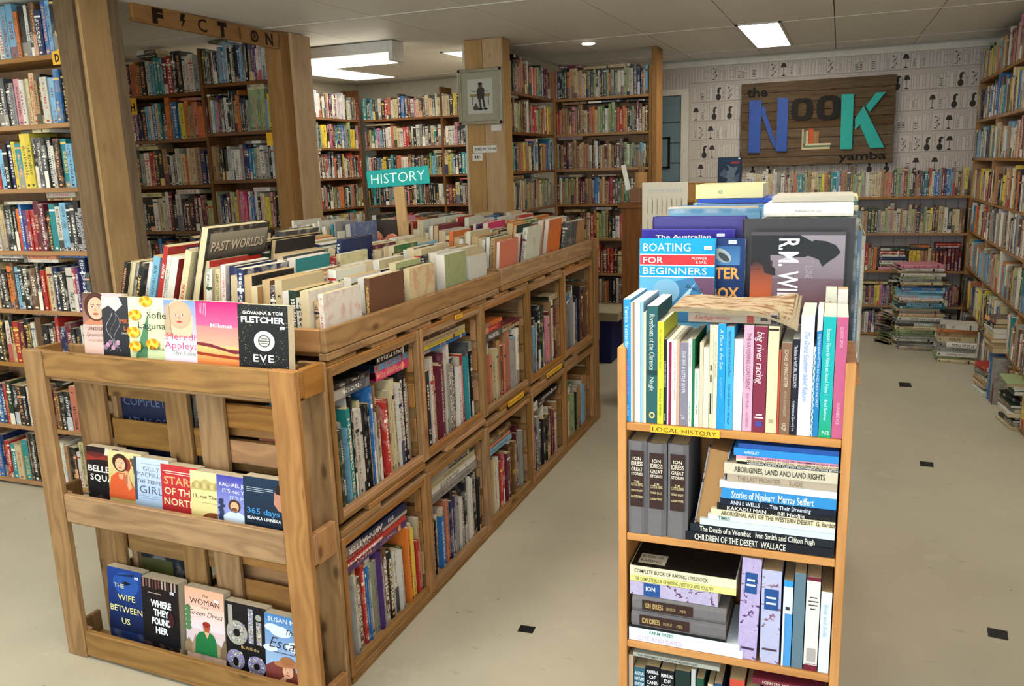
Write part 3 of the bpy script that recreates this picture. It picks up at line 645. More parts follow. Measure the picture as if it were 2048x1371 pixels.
# C: far alcove, left wall case facing +X (x=-4.8) and back case facing -Y (y=7.95)
LC = [2.152, 1.857, 1.56, 1.252, .955, .66, .36, .06]
case('bookcase', 'brown bookcase along the left wall of the far alcove', R(90), (-4.80, 4.80, 0), 3.12, LC, .22, 'shelf', (1, 1), 2.46, (1.05, 2.1))
PALC = 'kkkkwwcsntbylrXGmixws'
RC = ['nwmwpLwLLwwkwwsSxwm', 'kktnGbnasklyyykkpm', 'kSkkycwkXkrrnSkir', 'tioikkwksikkcSlX', 'ybnotswcsw']
for i, z in enumerate(LC):
    row((-4.795, 4.81, z), R(90), 2.08, '', '', NOV, rand=PALC, stuff='pb', seed=300+i)
    if i < 5: row((-4.795, 6.92, z), R(90), .99, RC[i]+RC[i], f'{nm_[i]}, left wall of far alcove', NOV, seed=310+i, stuff='pb', flats=[(.05, .2, 'www')] if i == 2 else ())
case('bookcase', 'long brown bookcase across the back wall of the far alcove', 0, (-4.775, 7.95, 0), 2.16, LC, .25, 'shelf', (0, 0), 2.44, (.935, 1.66))
RD = ['tSkakswkrriwcckbbkmwpckScckwcwcckyyk', 'SmlgbpakwwiccwrrkwkwskwkctkwtkwwwpkkkSX', 'twrmksbyykSkiiwXknkskkgatktcylbk', 'kktktknkstkkwkpkkwtkkXkkwwtkmkcs', 'XkiirmkSnbwxkG']
RD2 = ['kkkSknyyk', 'imXktkaswkkm', 'krkkwGkktk', 'nkkwkkkwckws', 'kwkrs']
for i, z in enumerate(LC):
    if i < 5:
        row((-4.77, 7.955, z), 0, 1.63, RD[i]+(RD[i][:14] if len(RD[i]) < 44 else ''), f'{nm_[i]}, back of far alcove', (.014, .034, .18, .225, .15), seed=330+i, stuff='pb', flats=[(), [(.02, .3, 'c')], [(.8, .2, 'c'), (1.3, .28, 'r')], [(1.1, .2, 'o')], ()][i])
        row((-3.10, 7.955, z+.01), 0, .47, RD2[i], f'{nm_[i]}, back of far alcove, beside column', (.016, .034, .19, .225, .15), seed=340+i, stuff='pb')
# D: old hardbacks, case facing +X behind the column and case facing -Y beside the door
LD = [2.158, 1.868, 1.578, 1.283, .99, .69, .43, .12]
case('bookcase', 'brown bookcase of old hardbacks behind the timber column', R(90), (-2.27, 5.80, 0), 1.09, LD, .22, 'shelf', (1, 0), 2.36)
case('bookcase', 'tall brown bookcase of old hardbacks beside the blue-grey door', 0, (-2.262, 6.90, 0), .80, LD, .22, 'shelf2', (1, 1), 2.37, back=True)
box_ = tag(box('upright_post', -1.438, -1.395, 6.90, 7.13, 0, cz(7)-.003, 'shelf2', None, .003), 'tall pale timber upright closing the end of the hardback bookcase', 'post')
HB = (.014, .036, .182, .228, .15)
RE = ['xXxckGlexxxmXwkirixltGLmp', 'xyyxXcllxXmlwlmrrtgxrx', 'xxltnaxixxyscXkbbckx', 'lswcsSmxcxllxwsmlsxcX', 'XXmkcXmx']
RF = ['pGGGGoeeecewexlSlkwkSSloslwwlcwSnncari', 'rixxXXpxXxecSiocllgwcllSoroekGlmmXcXwcpltlt', 'ckxmxXXxxceixwkwkcxmxcxkXsklwllssawkkkwwrmp', 'mwxlxlxcmmmxxsbtxexmrXSSlxglgwmXvlxmm', 'XcsXXklXmcrxyllxkkwPPsclxsc']
RG = ['XGkXbbXXmXmrrcmmX', 'oowttcxwkkXxwwkX', 'xxkXsscXm', 'pppLLLxX']
for i in range(5):
    row((-2.272, 5.81, LD[i]), R(90), 1.07, RE[i]+RE[i][:max(0, 26-len(RE[i]))], f'{nm_[i]}, case behind column', HB, 'old_hardback', 'old hardback', 'old book', seed=400+i, hard=1, flats=[[(.2, .2, 'k')], [(.05, .2, 'sx'), (.5, .22, 'n')], [(.4, .2, 'p')], [(.1, .25, 'x'), (.5, .2, 'w')], ()][i])
for i in range(7):
    rw = (RF+RG)[i]
    row((-2.258, 6.905, LD[i]), 0, .79, rw[:36], f'{nm_[i]}, hardback case beside door', (.014, .032, .182, .225, .15), 'old_hardback', 'old hardback', 'old book', seed=420+i, hard=1, cap=.24, flats=[[(.03, .2, 'm'), (.24, .2, 'c'), (.45, .19, 'c')], [(.05, .22, 'x'), (.28, .3, 'n'), (.6, .2, 'k')], [(.0, .23, 'rsp'[1:])], [(.0, .22, 'c'), (.3, .25, 'X')], [(.05, .2, 'e'), (.3, .18, 'w'), (.5, .2, 'k')], (), [(.5, .2, 'k')]][i])
row((-2.258, 6.905, LD[7]), 0, .79, '', '', HB, rand='ppLLsX', stuff='hb', seed=431)

# E: low case under the big sign, and F: cases on the right wall
LE = [1.252, .932, .600, .285, .03]
case('bookcase', 'low pale bookcase under the large wooden wall sign', 0, (-.80, 8.08, 0), 1.86, LE, .2, 'shelf2', (1, 1), 1.255, (), back=False)
RH1 = 'wwwccwwwccwwsswsmcslittSlsxxcclyxXttaGixSXlsclswccccxxxiXGllpXlwkixmSntSrwbbsmnbbascXxcy'
RH2 = 'wcxslcxxXxscacmrcccsXssxxiixlaacxxGGGsclcscwxcsclxnSlcykXclwGccXX'
RH3 = 'rxxXGkyyxxyxxmmmmmmmmm'
row((-.79, 8.085, LE[0]), 0, 1.83, RH1, 'low case under the wooden sign, uppermost row', (.012, .03, .185, .245, .15), 'old_hardback', seed=500, stuff='hb')
row((-.79, 8.085, LE[1]), 0, 1.83, 'clxsXcmslX'+RH2, '', (.014, .03, .185, .24, .15), seed=501, stuff='hb')
rng = random.Random(77)
row((-.79, 8.085, LE[2]), 0, 1.05, '', '', (.014, .03, .17, .22, .15), rand='xXmclGrs', seed=502, stuff='hb')
row((.26, 8.085, LE[2]), 0, .10, 'rxXo', '', (.02, .03, .19, .22, .15), seed=503, stuff='hb')
row((.62, 8.085, LE[2]), 0, .42, 'yyyxxcXmmmmmmm', 'third shelf, low case under the wooden sign', (.028, .034, .175, .18, .15), 'old_hardback', 'old hardback', 'old book', seed=504, hard=1, flats=[(.0, .16, 'o'), (.2, .22, 'mr')])
zz = LE[2]+.001
rng = random.Random(12)
def flatpile(x, y, z, L, codes, face, where, d=.2, name='picture_book', noun='picture book', cat='picture book', th=(.012, .03), jx=.01, jr=3, hard=.6, grp=None, stuff=None, mat='cover', labs=None):
    """pile of flat books, spines toward the face; (x,y) = left front corner"""
    for ci, c in enumerate(codes):
        t = rng.uniform(*th); L2 = L*rng.uniform(.86, 1.0); Rz = Matrix.Rotation(face+R(rng.uniform(-jr, jr)), 4, 'Z')
        mt = Matrix.Translation((x, y, z+t/2)) @ Rz @ Matrix.Translation((rng.uniform(0, jx), rng.uniform(0, jx), 0)) @ Matrix(((0,0,1,0),(0,1,0,0),(-1,0,0,0),(0,0,0,1)))
        lab = labs[ci] if labs else f"{NAMEC[c]} {noun} lying flat, {nth(ci+1)} up in {where}"
        book(mt, t, L2, d*rng.uniform(.85, 1), c, rng.random() < hard, name, lab, cat, grp, True, stuff=stuff); z += t+.0008
    return z
flatpile(.375, 8.085, zz, .235, 'pkwnwrG', 0, 'the pile left of the red set', .16, 'old_hardback', 'old hardback', 'old book', (.018, .036))
row((-.79, 8.085, LE[3]), 0, 1.83, '', '', (.016, .034, .16, .19, .15), rand='Xxlcksvbmpsy', seed=505, stuff='pb', flats=[(.95, .3, 'c'), (1.25, .25, 'w'), (1.5, .25, 'lx')])
row((-.79, 8.085, LE[4]), 0, 1.83, '', '', (.018, .038, .16, .20, .15), rand='XStbcxlvspnwX', seed=506, stuff='pb', flats=[(1.0, .25, 'G'), (1.3, .3, 'k')])
# right wall: face at x=1.05, looking toward -X; origin = far end (left seen from the aisle)
LFt = [2.185, 1.87, 1.565, 1.242, .97, .66, .34, .03]
case('bookcase', 'long brown bookcase filling the right-hand wall', R(-90), (1.06, 8.06, 0), 3.55, LFt, .28, 'shelf2', (1, 1), 2.35, (.95, 2.35))
PALF = 'wclrmbtsxyknGeSalc'
RI = [0]*8
RFs = ['acwikeclsSncy', 'ycnncykklXwbtceXwwb', 'mwSksSakwttcalwSnb', 'xeceyXswkmrixkycwpm', 'sSXcycLtbbXorxxnwc', 'wwcslcXpXscwbaoxaw', 'GgbasXkxcwyiwwcXbn', 'LsXwwbsXSwwk']
for i, z in enumerate(LFt):
    row((1.055, 8.05, z), R(-90), .93, (RFs[i]+RFs[i][::-1])[:27], f'{nm_[i]}, far bay, right wall case', (.022, .05, .18, .24, .19), 'hardback', 'hardback', 'book', seed=600+i, hard=.7, stuff='hb' if i in (3, 5, 6, 7) else None, cap=.28)
    row((1.055, 7.10, z), R(-90), 1.39, (RFs[i][::-1]*3)[:36] if i % 2 else (RFs[(i+3) % 8]*3)[:36], f'{nm_[i]}, middle bay, right wall case', (.024, .05, .18, .26, .2), 'hardback', 'hardback', 'book', seed=620+i, hard=.7, cap=.29, stuff='hb' if i > 5 else None)
    row((1.055, 5.70, z), R(-90), 1.15, (RFs[(i+1) % 8]*3)[:36], f'{nm_[i]}, nearest bay, right wall case', (.02, .05, .18, .26, .2), 'hardback', 'hardback', 'book', seed=640+i, hard=.7, cap=.29, stuff='hb')
# books piled on the floor in front of the corner and along the right wall
rng = random.Random(21)
z = flatpile(.50, 7.50, .001, .36, 'wcscwsllcwswcsctacwaaabkcslwcwp', R(4), 'the tall floor stack near the corner', .28, th=(.016, .030), jx=.035, jr=9)
z = flatpile(.78, 7.12, .001, .30, 'clwswcxow', R(-3), 'the low floor stack before the corner', .24, th=(.018, .05), jx=.02, jr=8)
z = flatpile(.30+.17, 7.66, .001, .2, 'kcXlwcsXkclw', R(30), 'the leaning floor stack at the corner', .2, th=(.015, .03), jx=.03, jr=12)
z = flatpile(.93, 6.35, .001, .24, 'wwcxwGXr', R(-78), 'the short wall-side floor stack', .2, th=(.016, .03), jx=.02, jr=8)
z = flatpile(.97, 5.62, .001, .26, 'cwkGwsGk', R(-80), 'the nearest wall-side floor stack', .2, th=(.014, .03), jx=.02, jr=7)
z = flatpile(.97, 5.62, z+.03, .26, 'Gwl', R(-85), 'the top of the nearest floor stack', .2, th=(.014, .03), jx=.02, jr=5)
z = flatpile(.95, 6.18, .335, .22, 'xcxcwkS', R(-82), 'the sloping pile on the right wall case', .19, th=(.02, .035), jx=.02, jr=5)
for j, (y, c, h, t) in enumerate([(6.08, 'b', .32, .06), (6.0, 's', .30, .04), (5.94, 's', .30, .03)]):
    book(Matrix.Translation((1.0, y, .001)) @ Matrix.Rotation(R(-90), 4, 'Z'), t, h, .2, c, True, 'hardback', f"tall {['blue', 'grey', 'mid grey'][j]} volume standing on the floor by the right wall", 'book', None, True)

# ------------------------------------------------------------------ the big wall sign
ns = empty('wall_sign', (-.22, 8.25, 1.54), 'large dark plank sign with blue and turquoise letters reading NOOK on the back wall', 'sign')
zz = [1.543, 1.622, 1.70, 1.79, 1.875, 1.958, 2.035, 2.115, 2.205, 2.30]
for i in range(9):
    jx = ((i*37) % 5-2)*.004
    box('plank', -.872+jx*.5, .440-jx*.4, 8.235+(i % 3)*.002, 8.258, zz[i]+.0018, zz[i+1]-.0018, 'sign', ns, .003)
for xx in (-.78, .34): box('batten', xx, xx+.06, 8.259, 8.284, 1.56, 2.28, 'sign', ns)
def prism(name, pts, y0, y1, mat, parent):
    """polygon in x,z extruded along y"""
    n = len(pts); L_ = parent.location
    vs = [(p[0]-L_.x, y0-L_.y, p[1]-L_.z) for p in pts]+[(p[0]-L_.x, y1-L_.y, p[1]-L_.z) for p in pts]
    a = sum(pts[i][0]*pts[(i+1) % n][1]-pts[(i+1) % n][0]*pts[i][1] for i in range(n))
    fs = [tuple(range(n)), tuple(range(2*n-1, n-1, -1))]+[(i, n+i, n+(i+1) % n, (i+1) % n) for i in range(n)]
    if a < 0: fs = [q[::-1] for q in fs]
    return mk(name, vs, fs, mat, parent)
YF, YB = 8.212, 8.235
prism('letter_stroke', [(-.798, 2.147), (-.797, 1.672), (-.692, 1.668), (-.688, 2.141)], YF, YB, 'blue', ns)
prism('letter_stroke', [(-.686, 2.083), (-.691, 2.019), (-.590, 1.755), (-.553, 1.695), (-.551, 1.76), (-.648, 2.02), (-.652, 2.082)], YF+.004, YB, 'blue', ns)
prism('letter_stroke', [(-.549, 2.155), (-.548, 1.678), (-.453, 1.675), (-.455, 2.150)], YF, YB, 'blue', ns)
prism('letter_stroke', [(-.004, 2.153), (.007, 1.676), (.104, 1.674), (.097, 2.151)], YF, YB, 'turq', ns)
prism('letter_stroke', [(.278, 2.150), (.199, 2.039), (.234, 1.989), (.357, 2.153)], YF, YB, 'turq', ns)
prism('letter_stroke', [(.184, 2.045), (.118, 1.938), (.122, 1.842), (.160, 1.882), (.252, 1.676), (.370, 1.678), (.19, 2.03)], YF, YB, 'turq', ns)
def ringletter(cx_, cz_, rx, rz, ix, iz):
    n = 40; vs = []; L_ = ns.location
    for y in (8.222, 8.236):
        for i in range(n):
            a = 2*math.pi*i/n; k = 1+(.05 if i % 2 else -.02); e = .62
            ca, sa = math.cos(a), math.sin(a); sx_ = math.copysign(abs(ca)**e, ca); sz_ = math.copysign(abs(sa)**e, sa)
            vs.append((cx_+rx*k*sx_*.97-L_.x, y-L_.y, cz_+rz*k*sz_*.97-L_.z)); vs.append((cx_+ix*sx_-L_.x, y-L_.y, cz_+iz*sz_-L_.z))
    fs = []
    for i in range(n):
        a, b, c, d = 2*i, 2*i+1, 2*((i+1) % n)+1, 2*((i+1) % n); N = 2*n
        fs += [(a, b, c, d)[::-1], (a+N, b+N, c+N, d+N), (a, d, d+N, a+N)[::-1], (b, b+N, c+N, c)[::-1]]
    fs = [q[::-1] if False else q for q in fs]
    mk('letter_ring', vs, fs, 'black', ns)
ringletter(-.335, 2.043, .094, .100, .036, .062); ringletter(-.110, 2.045, .102, .108, .038, .066)
A_ = Art(); A_.txt('the', .048, .632, .088, '120e0b', w=.185, bold=.05); A_.build('painted_word', None, ns, Matrix.Translation(-ns.location) @ SOUTH(-.872, 8.2345, 1.543)); A_ = Art(); A_.txt('yamba', .865, .035, .070, '120e0b', w=.40, bold=.04); A_.build('painted_word', None, ns, Matrix.Translation(-ns.location) @ SOUTH(-.872, 8.2345, 1.543)); A_ = Art()
for a, b, c, d, cc in [(.545,.15,.560,.325,'b9a27c'), (.562,.19,.580,.30,'6d8a80'), (.582,.19,.600,.31,'c9b48c'), (.602,.19,.618,.33,'b5522e'), (.620,.19,.645,.325,'c05a32'), (.647,.19,.672,.30,'9a7b4c'), (.674,.19,.690,.30,'a0744a'), (.545,.14,.79,.158,'c9b894'), (.56,.158,.79,.176,'5d7a5e'), (.575,.176,.795,.192,'cdbd9c')]:
    A_.rect(a, b, c, d, cc)
A_.build('painted_books', None, ns, Matrix.Translation(-ns.location) @ SOUTH(-.872, 8.2345, 1.543))

# ------------------------------------------------------------------ pallet-wood island
def plank(nm, x0, x1, y0, y1, z0, z1, par, mt=None, ch=.0022, rot=None):
    return box(nm, x0, x1, y0, y1, z0, z1, mt or rng.choice(['pallet', 'pallet', 'pallet2']), par, ch, rot)
rng = random.Random(9)
XF = -1.37
YS = [1.995, 2.58, 3.148, 3.715, 4.28, 4.86]
bay = 'first second third fourth fifth'.split()
def crate(xf, xb, y0, y1, z0, z1, label, full=True, endopen=False):
    t = empty('wooden_crate', ((xf+xb)/2, (y0+y1)/2, z0), label, 'crate', 'pallet wood crates of the island')
    s = 1 if xf > xb else -1; a, b = min(xf, xb), max(xf, xb); e = .014
    for k in range(3):
        w_ = (b-a)/3
        plank('bottom_plank', a+k*w_+.004, a+(k+1)*w_-.004, y0+.002, y1-.002, z0, z0+e, t); plank('top_plank', a+k*w_+.004, a+(k+1)*w_-.004, y0+.002, y1-.002, z1-e, z1, t)
    nside = 4; h_ = (z1-z0-2*e)/nside
    for k in range(nside):
        for yy in (y0, y1):
            sgn = 1 if yy == y0 else -1; j = rng.uniform(.004, .018)
            if yy == y0 and endopen: continue
            p0, p1 = (a+.01, b-.022-j*.3) if s > 0 else (a+.022+j*.3, b-.01)
            plank('side_plank', p0, p1, min(yy, yy+sgn*.012), max(yy, yy+sgn*.012), z0+e+k*h_+.006, z0+e+(k+1)*h_-.006, t)
    if full:
        for k in range(4): plank('back_plank', (a if s > 0 else b-.01), (a+.01 if s > 0 else b), y0+.014, y1-.014, z0+e+k*h_+.005, z0+e+(k+1)*h_-.005, t)
    xr0, xr1 = (b-.022, b) if s > 0 else (a, a+.022)
    for yy in (y0, y1): plank('front_batten', xr0, xr1, min(yy, yy+.022*(1 if yy == y0 else -1)), max(yy, yy+.022*(1 if yy == y0 else -1)), z0+.002, z1-.002, t)
    plank('front_rail', xr0-.001, xr1-.003, y0+.023, y1-.023, z0+.012, z0+.034, t); plank('front_rail', xr0-.001, xr1-.003, y0+.023, y1-.023, z1-.034, z1-.012, t)
    # rough block ends showing at the mouth
    for k in range(3):
        zz_ = z0+.06+k*(z1-z0-.1)/3
        plank('corner_block', xr0-.03, xr0-.002, y0+.0125, y0+.024, zz_, zz_+.09, t); plank('corner_block', xr0-.03, xr0-.002, y1-.024, y1-.0125, zz_+.02, zz_+.11, t)
    return t
for i in range(5):
    for (z0, z1, nm2) in ((.022, .502, 'lower'), (.548, 1.045, 'upper')):
        crate(XF, -1.80, YS[i], YS[i+1]-.004, z0, z1, f'pallet wood crate, {nm2} row, {bay[i]} bay from the paperback rack')
        crate(-2.24, -1.812, YS[i], YS[i+1]-.004, z0, z1, f'pallet wood crate, {nm2} row on the far side, {bay[i]} bay from the rack', full=False, endopen=(i == 0))
fr_ = empty('pallet_base', (-1.8, 3.4, 0), 'low runners and joining boards of rough pallet wood tying the island together', 'base')
for x0 in (-1.40, -1.60, -1.83, -2.05, -2.24): plank('runner', x0, x0+.03, 1.998, 4.85, .0, .0215, fr_)
for i in range(5):
    y0, y1 = YS[i], YS[i+1]
    for x0 in (XF-.03, XF-.25, -1.84, -2.2):
        plank('joining_board', x0, x0+.028, y0+.004, y0+(y1-y0)*.42, .5035, .524, fr_); plank('joining_board', x0, x0+.028, y0+(y1-y0)*.3, y1-.01, .5255, .5465, fr_)
# top trays
def tray(x0, x1, y0, y1, z0, z1, label, mats):
    t = empty('wooden_tray', ((x0+x1)/2, (y0+y1)/2, z0), label, 'tray', 'long book trays on the island')
    zm = z0+(z1-z0)*.55
    plank('side_board', x1-.02, x1, y0, y1, z0+.012, z1, t, mats[0], .003); plank('side_board', x0, x0+.02, y0, y1, z0+.012, z1, t, mats[0], .003)
    plank('end_board', x0+.0205, x1-.0205, y0, y0+.02, z0+.012, z1, t, mats[1], .003); plank('end_board', x0+.0205, x1-.0205, y1-.02, y1, z0+.012, z1, t, mats[1], .003)
    plank('lip_board', x1-.03, x1+.003, y0+.0, (y0+y1)/2-.10, z0-.012, z0+.011, t, mats[0], .003); plank('lip_board', x1-.03, x1+.001, (y0+y1)/2-.095, y1-.02, z0-.012, z0+.011, t, mats[0], .003)
    n = 8
    for k in range(n): plank('floor_slat', x0+.021+(x1-x0-.042)*k/n+.004, x0+.021+(x1-x0-.042)*(k+1)/n-.004, y0+.021, y1-.021, z0-.004, z0+.011, t)
    return t
tray(-2.26, XF, 1.993, 3.355, 1.075, 1.157, 'long pallet wood tray of books on the near half of the island', ('pallet', 'pallet2'))
tray(-2.26, XF, 3.372, 4.835, 1.078, 1.165, 'long pallet wood tray of books on the far half of the island', ('pallet', 'pallet'))
for k in range(11):
    y0 = 2.0+k*.26; plank('joining_board', XF-.035, XF-.005, y0, y0+.16, 1.0455, 1.0605, fr_)
# far end pallet standing against the island
ep = empty('wooden_pallet', (-1.8, 4.93, 0), 'upright pallet closing the far end of the island', 'pallet')
plank('post', -1.42, -1.365, 4.872, 4.965, 0, 1.10, ep); plank('post', -2.25, -2.19, 4.872, 4.965, 0, 1.10, ep)
for k in range(6): plank('slat', -2.19, -1.42, 4.895, 4.915, .04+k*.175, .16+k*.175, ep)
for zz_ in (.0, .52, 1.04): plank('block', -1.4195, -1.366, 4.966, 4.99, zz_, zz_+.12, ep)

# books in the crates (spines face the aisle, left to right = away from the rack)
CRB = {}
CU = ['iiaGsaatwkkcwwckkbswXxwrrmcccwkkks', 'tkkkkwwcmmmwswnnwpwrtSSkss', 'kkwpxiwccXxiisanwk', 'kkGtwakkwkGkcxppmxXs', 'kkkwsbskwcGkwmkX']
CL = ['aabbwxXrbbwlsvXwXkswwggoywrc', 'kktwkkxwbwpixnkvsXwkkSwwktGk', 'bwkXcwwrrpmXXXkmmss', 'ppvnXkssSkwkwXmwxk', 'ccclwasGswcxxl']
FU = [[(.02, .24, 'Sk'), (.29, .24, 'Pak'+'p')], [(.03, .42, 'bycX')], [(.02, .26, 'Sro'), (.27, .24, 'cm')], [(.36, .16, 'c')], [(.0, .2, 'k')]]
FLo = [[(.0, .45, 'vrwn')], [(.02, .47, 'swcG')], [(.02, .32, 'aiXX')], [(.06, .42, 'kk')], [(.02, .22, 'g')]]
for i in range(5):
    y0, y1 = YS[i]+.027, YS[i+1]-.031
    for codes, z, fl, nm2, hr in ((CU[i], .5625, FU[i], 'upper', (.24, .33)), (CL[i], .0365, FLo[i], 'lower', (.22, .30))):
        hs_ = (.25, .345) if (i in (0, 1, 3, 4) and nm2 == 'upper') else (.22, .30)
        bks = row((XF-.026, y0, z), R(90), y1-y0, codes, f'{nm2} crate, {bay[i]} bay', (.006, .030, *hs_, .25), 'picture_book', 'picture book', 'picture book', hard=.45, split=i < 3, cap=.40, flats=fl, seed=700+i*2+(nm2 == 'lower'), jit=.03, headroom=(.014, .034), lean=(R(-1.2) if i == 0 else 0)); CRB[(i, nm2)] = (bks[:row.nstd], bks[row.nstd:])
def spinetext(book_, txt, face_w, h0, h1, col, up=False, bold=0, shear=0, z=None):
    """lettering reading down a spine of local width face_w between heights h0..h1"""
    A = Art(); L_ = h1-h0; A.txt(txt, 0, 0, face_w, col, w=L_, bold=bold, shear=shear)
    d = -.0012 if z is None else z
    mt = plane((-face_w/2, d, h1), (0, 0, -1), (1, 0, 0)) if not up else plane((face_w/2, d, h0), (0, 0, 1), (-1, 0, 0))
    return A.build('lettering', None, book_, mt)
def bulge_of(o):
    t, h, d, hard = BD[o.name]; return -t*.14 if (hard and t > .015) else 0
def mark(o, txt, col, wk=.55, a=.15, b=.9, bold=.02):
    t, h, d, hard = BD[o.name]; spinetext(o, txt, t*wk, h*a, h*b, col, z=bulge_of(o)-.0012, bold=bold)
def pick(lst, n, dark=True):
    return sorted(lst, key=lambda o: -BD[o.name][0])[:n]
for k, words, col in (((1, 'upper'), ['ART DECO', 'MASTERPIECES', 'THE ARTS OF ASIA'], 'e4e2da'), ((0, 'upper'), ['THE MEDITERRANEAN', 'THE CHRONICLE OF THE WORLD', 'DESIGN', 'HANDBOOK'], 'd8d2c4'), ((0, 'lower'), ['CRAFT TREASURY', 'QUILTS', 'KNITTING'], 'e8e4dc'), ((1, 'lower'), ['THE DRAWINGS', 'LANDSCAPE'], 'd8d2c4')):
    for o, w_ in zip(pick(CRB[k][0], len(words)), words): mark(o, w_, col)
for o, w_, c_ in zip(CRB[(0, 'lower')][1][1:4], ['ORIGAMI', 'EVERYTHING', 'ART MATTER'], ['f0e8e0', 'b03a30', 'e8e4dc']): mark(o, w_, c_, .6, .1, .6, .04)
o = CRB[(0, 'lower')][0][0]; t, h, d, hd = BD[o.name]; A = Art()
for q in range(int(h/.009)):
    A.k = 1
    for s_ in range(3): A.rect(t*(.08+s_*.31+(q % 2)*.06), q*.009, t*(.08+s_*.31+(q % 2)*.06)+t*.16, q*.009+.005, '1d2b40')
A.build('spine_pattern', None, o, SOUTH(-t/2, bulge_of(o)-.0012, 0))
def custom(x, y, z, face, t, h, d, col, label, name='picture_book', cat='picture book', hard=True, mat='cover', txts=(), tilt=0, page=None, inkc=None, split=True):
    mt = Matrix.Translation((x, y, z)) @ Matrix.Rotation(face, 4, 'Z') @ Matrix.Rotation(tilt, 4, 'Y')
    o = book(mt, t, h, d, 'k', hard, name, label, cat, None, split, mat, inkc, page=page, col=col)
    bulge = -t*.14 if (hard and t > .015) else 0
    for (tx, w_, a, b, c, kw) in txts: spinetext(o, tx, w_, a, b, c, z=bulge-.0012, **kw)
    return o

# books in the trays: rows run across the island, fore-edges toward the shopfront, covers toward the aisle
TR = dict(name='tray_book', noun='tray book', cat='book')
def trayrow(x0, x1, y, codes, tmm, hh_, d, where, lean, seed, flip=True, hard=.6):
    global rng
    rng = random.Random(seed); L_ = x1-x0; n = len(codes); ts = [rng.uniform(*tmm) for _ in codes]
    x_ = 0; k = L_/sum(ts)
    for j, c in enumerate(codes):
        u = x_/L_; t = ts[j]*k; h = (hh_[0]*(1-u)+hh_[1]*u)*rng.uniform(.84, 1.08); a = R(lean[0]*(1-u)+lean[1]*u); dd = d*rng.uniform(.85, 1.05)
        tt = t*math.cos(a)*.97
        mt = Matrix.Translation((x0+x_+t/2, y+rng.uniform(0, .03), 1.087)) @ Matrix.Rotation(a, 4, 'Y')
        if a > 0: mt = mt @ Matrix.Translation((0, 0, math.tan(a)*tt/2))
        if flip and rng.random() < .45: mt = mt @ Matrix.Translation((0, dd, 0)) @ Matrix.Rotation(math.pi, 4, 'Z')
        lab = f"{look(c, tt, h)} book, {nth(j+1)} from far side, {where}"
        book(mt, tt, h, dd, c, rng.random() < hard, 'tray_book', lab, 'book', None, True); x_ += t
trayrow(-2.225, -1.955, 2.03, 'kcskwaLrwrnc', (.012, .030), (.29, .31), .26, 'front row of near tray', (18, 18), 801)
trayrow(-1.875, -1.405, 2.03, 'rwtcwnbnkxXkcwGwwew', (.014, .028), (.27, .155), .22, 'front row, aisle half, near tray', (7, 0), 802, hard=.3)
trayrow(-2.225, -1.80, 2.33, 'kGkwkckkXtkGkS', (.016, .034), (.31, .29), .25, 'second row of near tray', (14, 10), 803)
trayrow(-1.80, -1.405, 2.31, 'tatcxiwcwgwkwX', (.016, .036), (.24, .165), .22, 'second row, aisle half, near tray', (6, 0), 804, hard=.3)
trayrow(-2.10, -1.75, 2.64, 'kSkcocynlckn', (.014, .032), (.30, .26), .24, 'third row of near tray', (12, 6), 805)
trayrow(-1.75, -1.405, 2.58, 'rcwilwckelkc', (.016, .036), (.22, .17), .2, 'third row, aisle half, near tray', (3, 0), 806, hard=.3)
trayrow(-1.80, -1.405, 2.86, 'ckmcwgGwnckwl', (.018, .036), (.24, .185), .2, 'fourth row of near tray', (3, 0), 807, hard=.3)
trayrow(-1.82, -1.405, 3.10, 'rwcgawcnsxccw', (.018, .036), (.23, .175), .2, 'last row of near tray', (2, 0), 808, hard=.3)
trayrow(-2.225, -1.98, 3.02, 'w'*18+'wcwtwsw', (.008, .013), (.30, .30), .2, 'white magazine row in near tray', (0, 0), 809, flip=False, hard=0)
trayrow(-2.235, -1.84, 3.42, 'wlgwcwwtbaasowpscrwSm', (.010, .026), (.29, .28), .22, 'first row of far tray', (2, 1), 811)
trayrow(-1.84, -1.405, 3.40, 'rwwcsmwcoewtcxcwGxi', (.012, .028), (.28, .21), .22, 'first row, aisle half, far tray', (2, 4), 812)
trayrow(-2.235, -1.84, 3.72, 'ksckwcxroiXwcwkS', (.012, .028), (.28, .28), .22, 'second row of far tray', (2, 1), 813)
trayrow(-1.84, -1.405, 3.72, 'wcsrkwmvsPwkxoGmw', (.012, .028), (.28, .23), .22, 'second row, aisle half, far tray', (2, 7), 814)
trayrow(-2.235, -1.84, 4.02, 'kkwcScXcaxwecsS', (.014, .030), (.27, .26), .22, 'third row of far tray', (3, 1), 815)
trayrow(-1.84, -1.405, 4.04, 'crwceXwxoSkgrwio', (.014, .030), (.26, .23), .22, 'third row, aisle half, far tray', (2, 7), 816)
trayrow(-2.235, -1.80, 4.34, 'cSaxnwclksxcbnS', (.014, .034), (.26, .25), .22, 'fourth row of far tray', (3, 1), 817)
trayrow(-1.80, -1.405, 4.36, 'smcwrXcwoglxwmS', (.014, .030), (.26, .23), .22, 'fourth row, aisle half, far tray', (2, 8), 818)
trayrow(-2.235, -1.405, 4.60, 'cwXkSwacxnwclkwsxcbmrSXcx', (.016, .034), (.24, .22), .2, 'last row of far tray', (2, 2), 819)
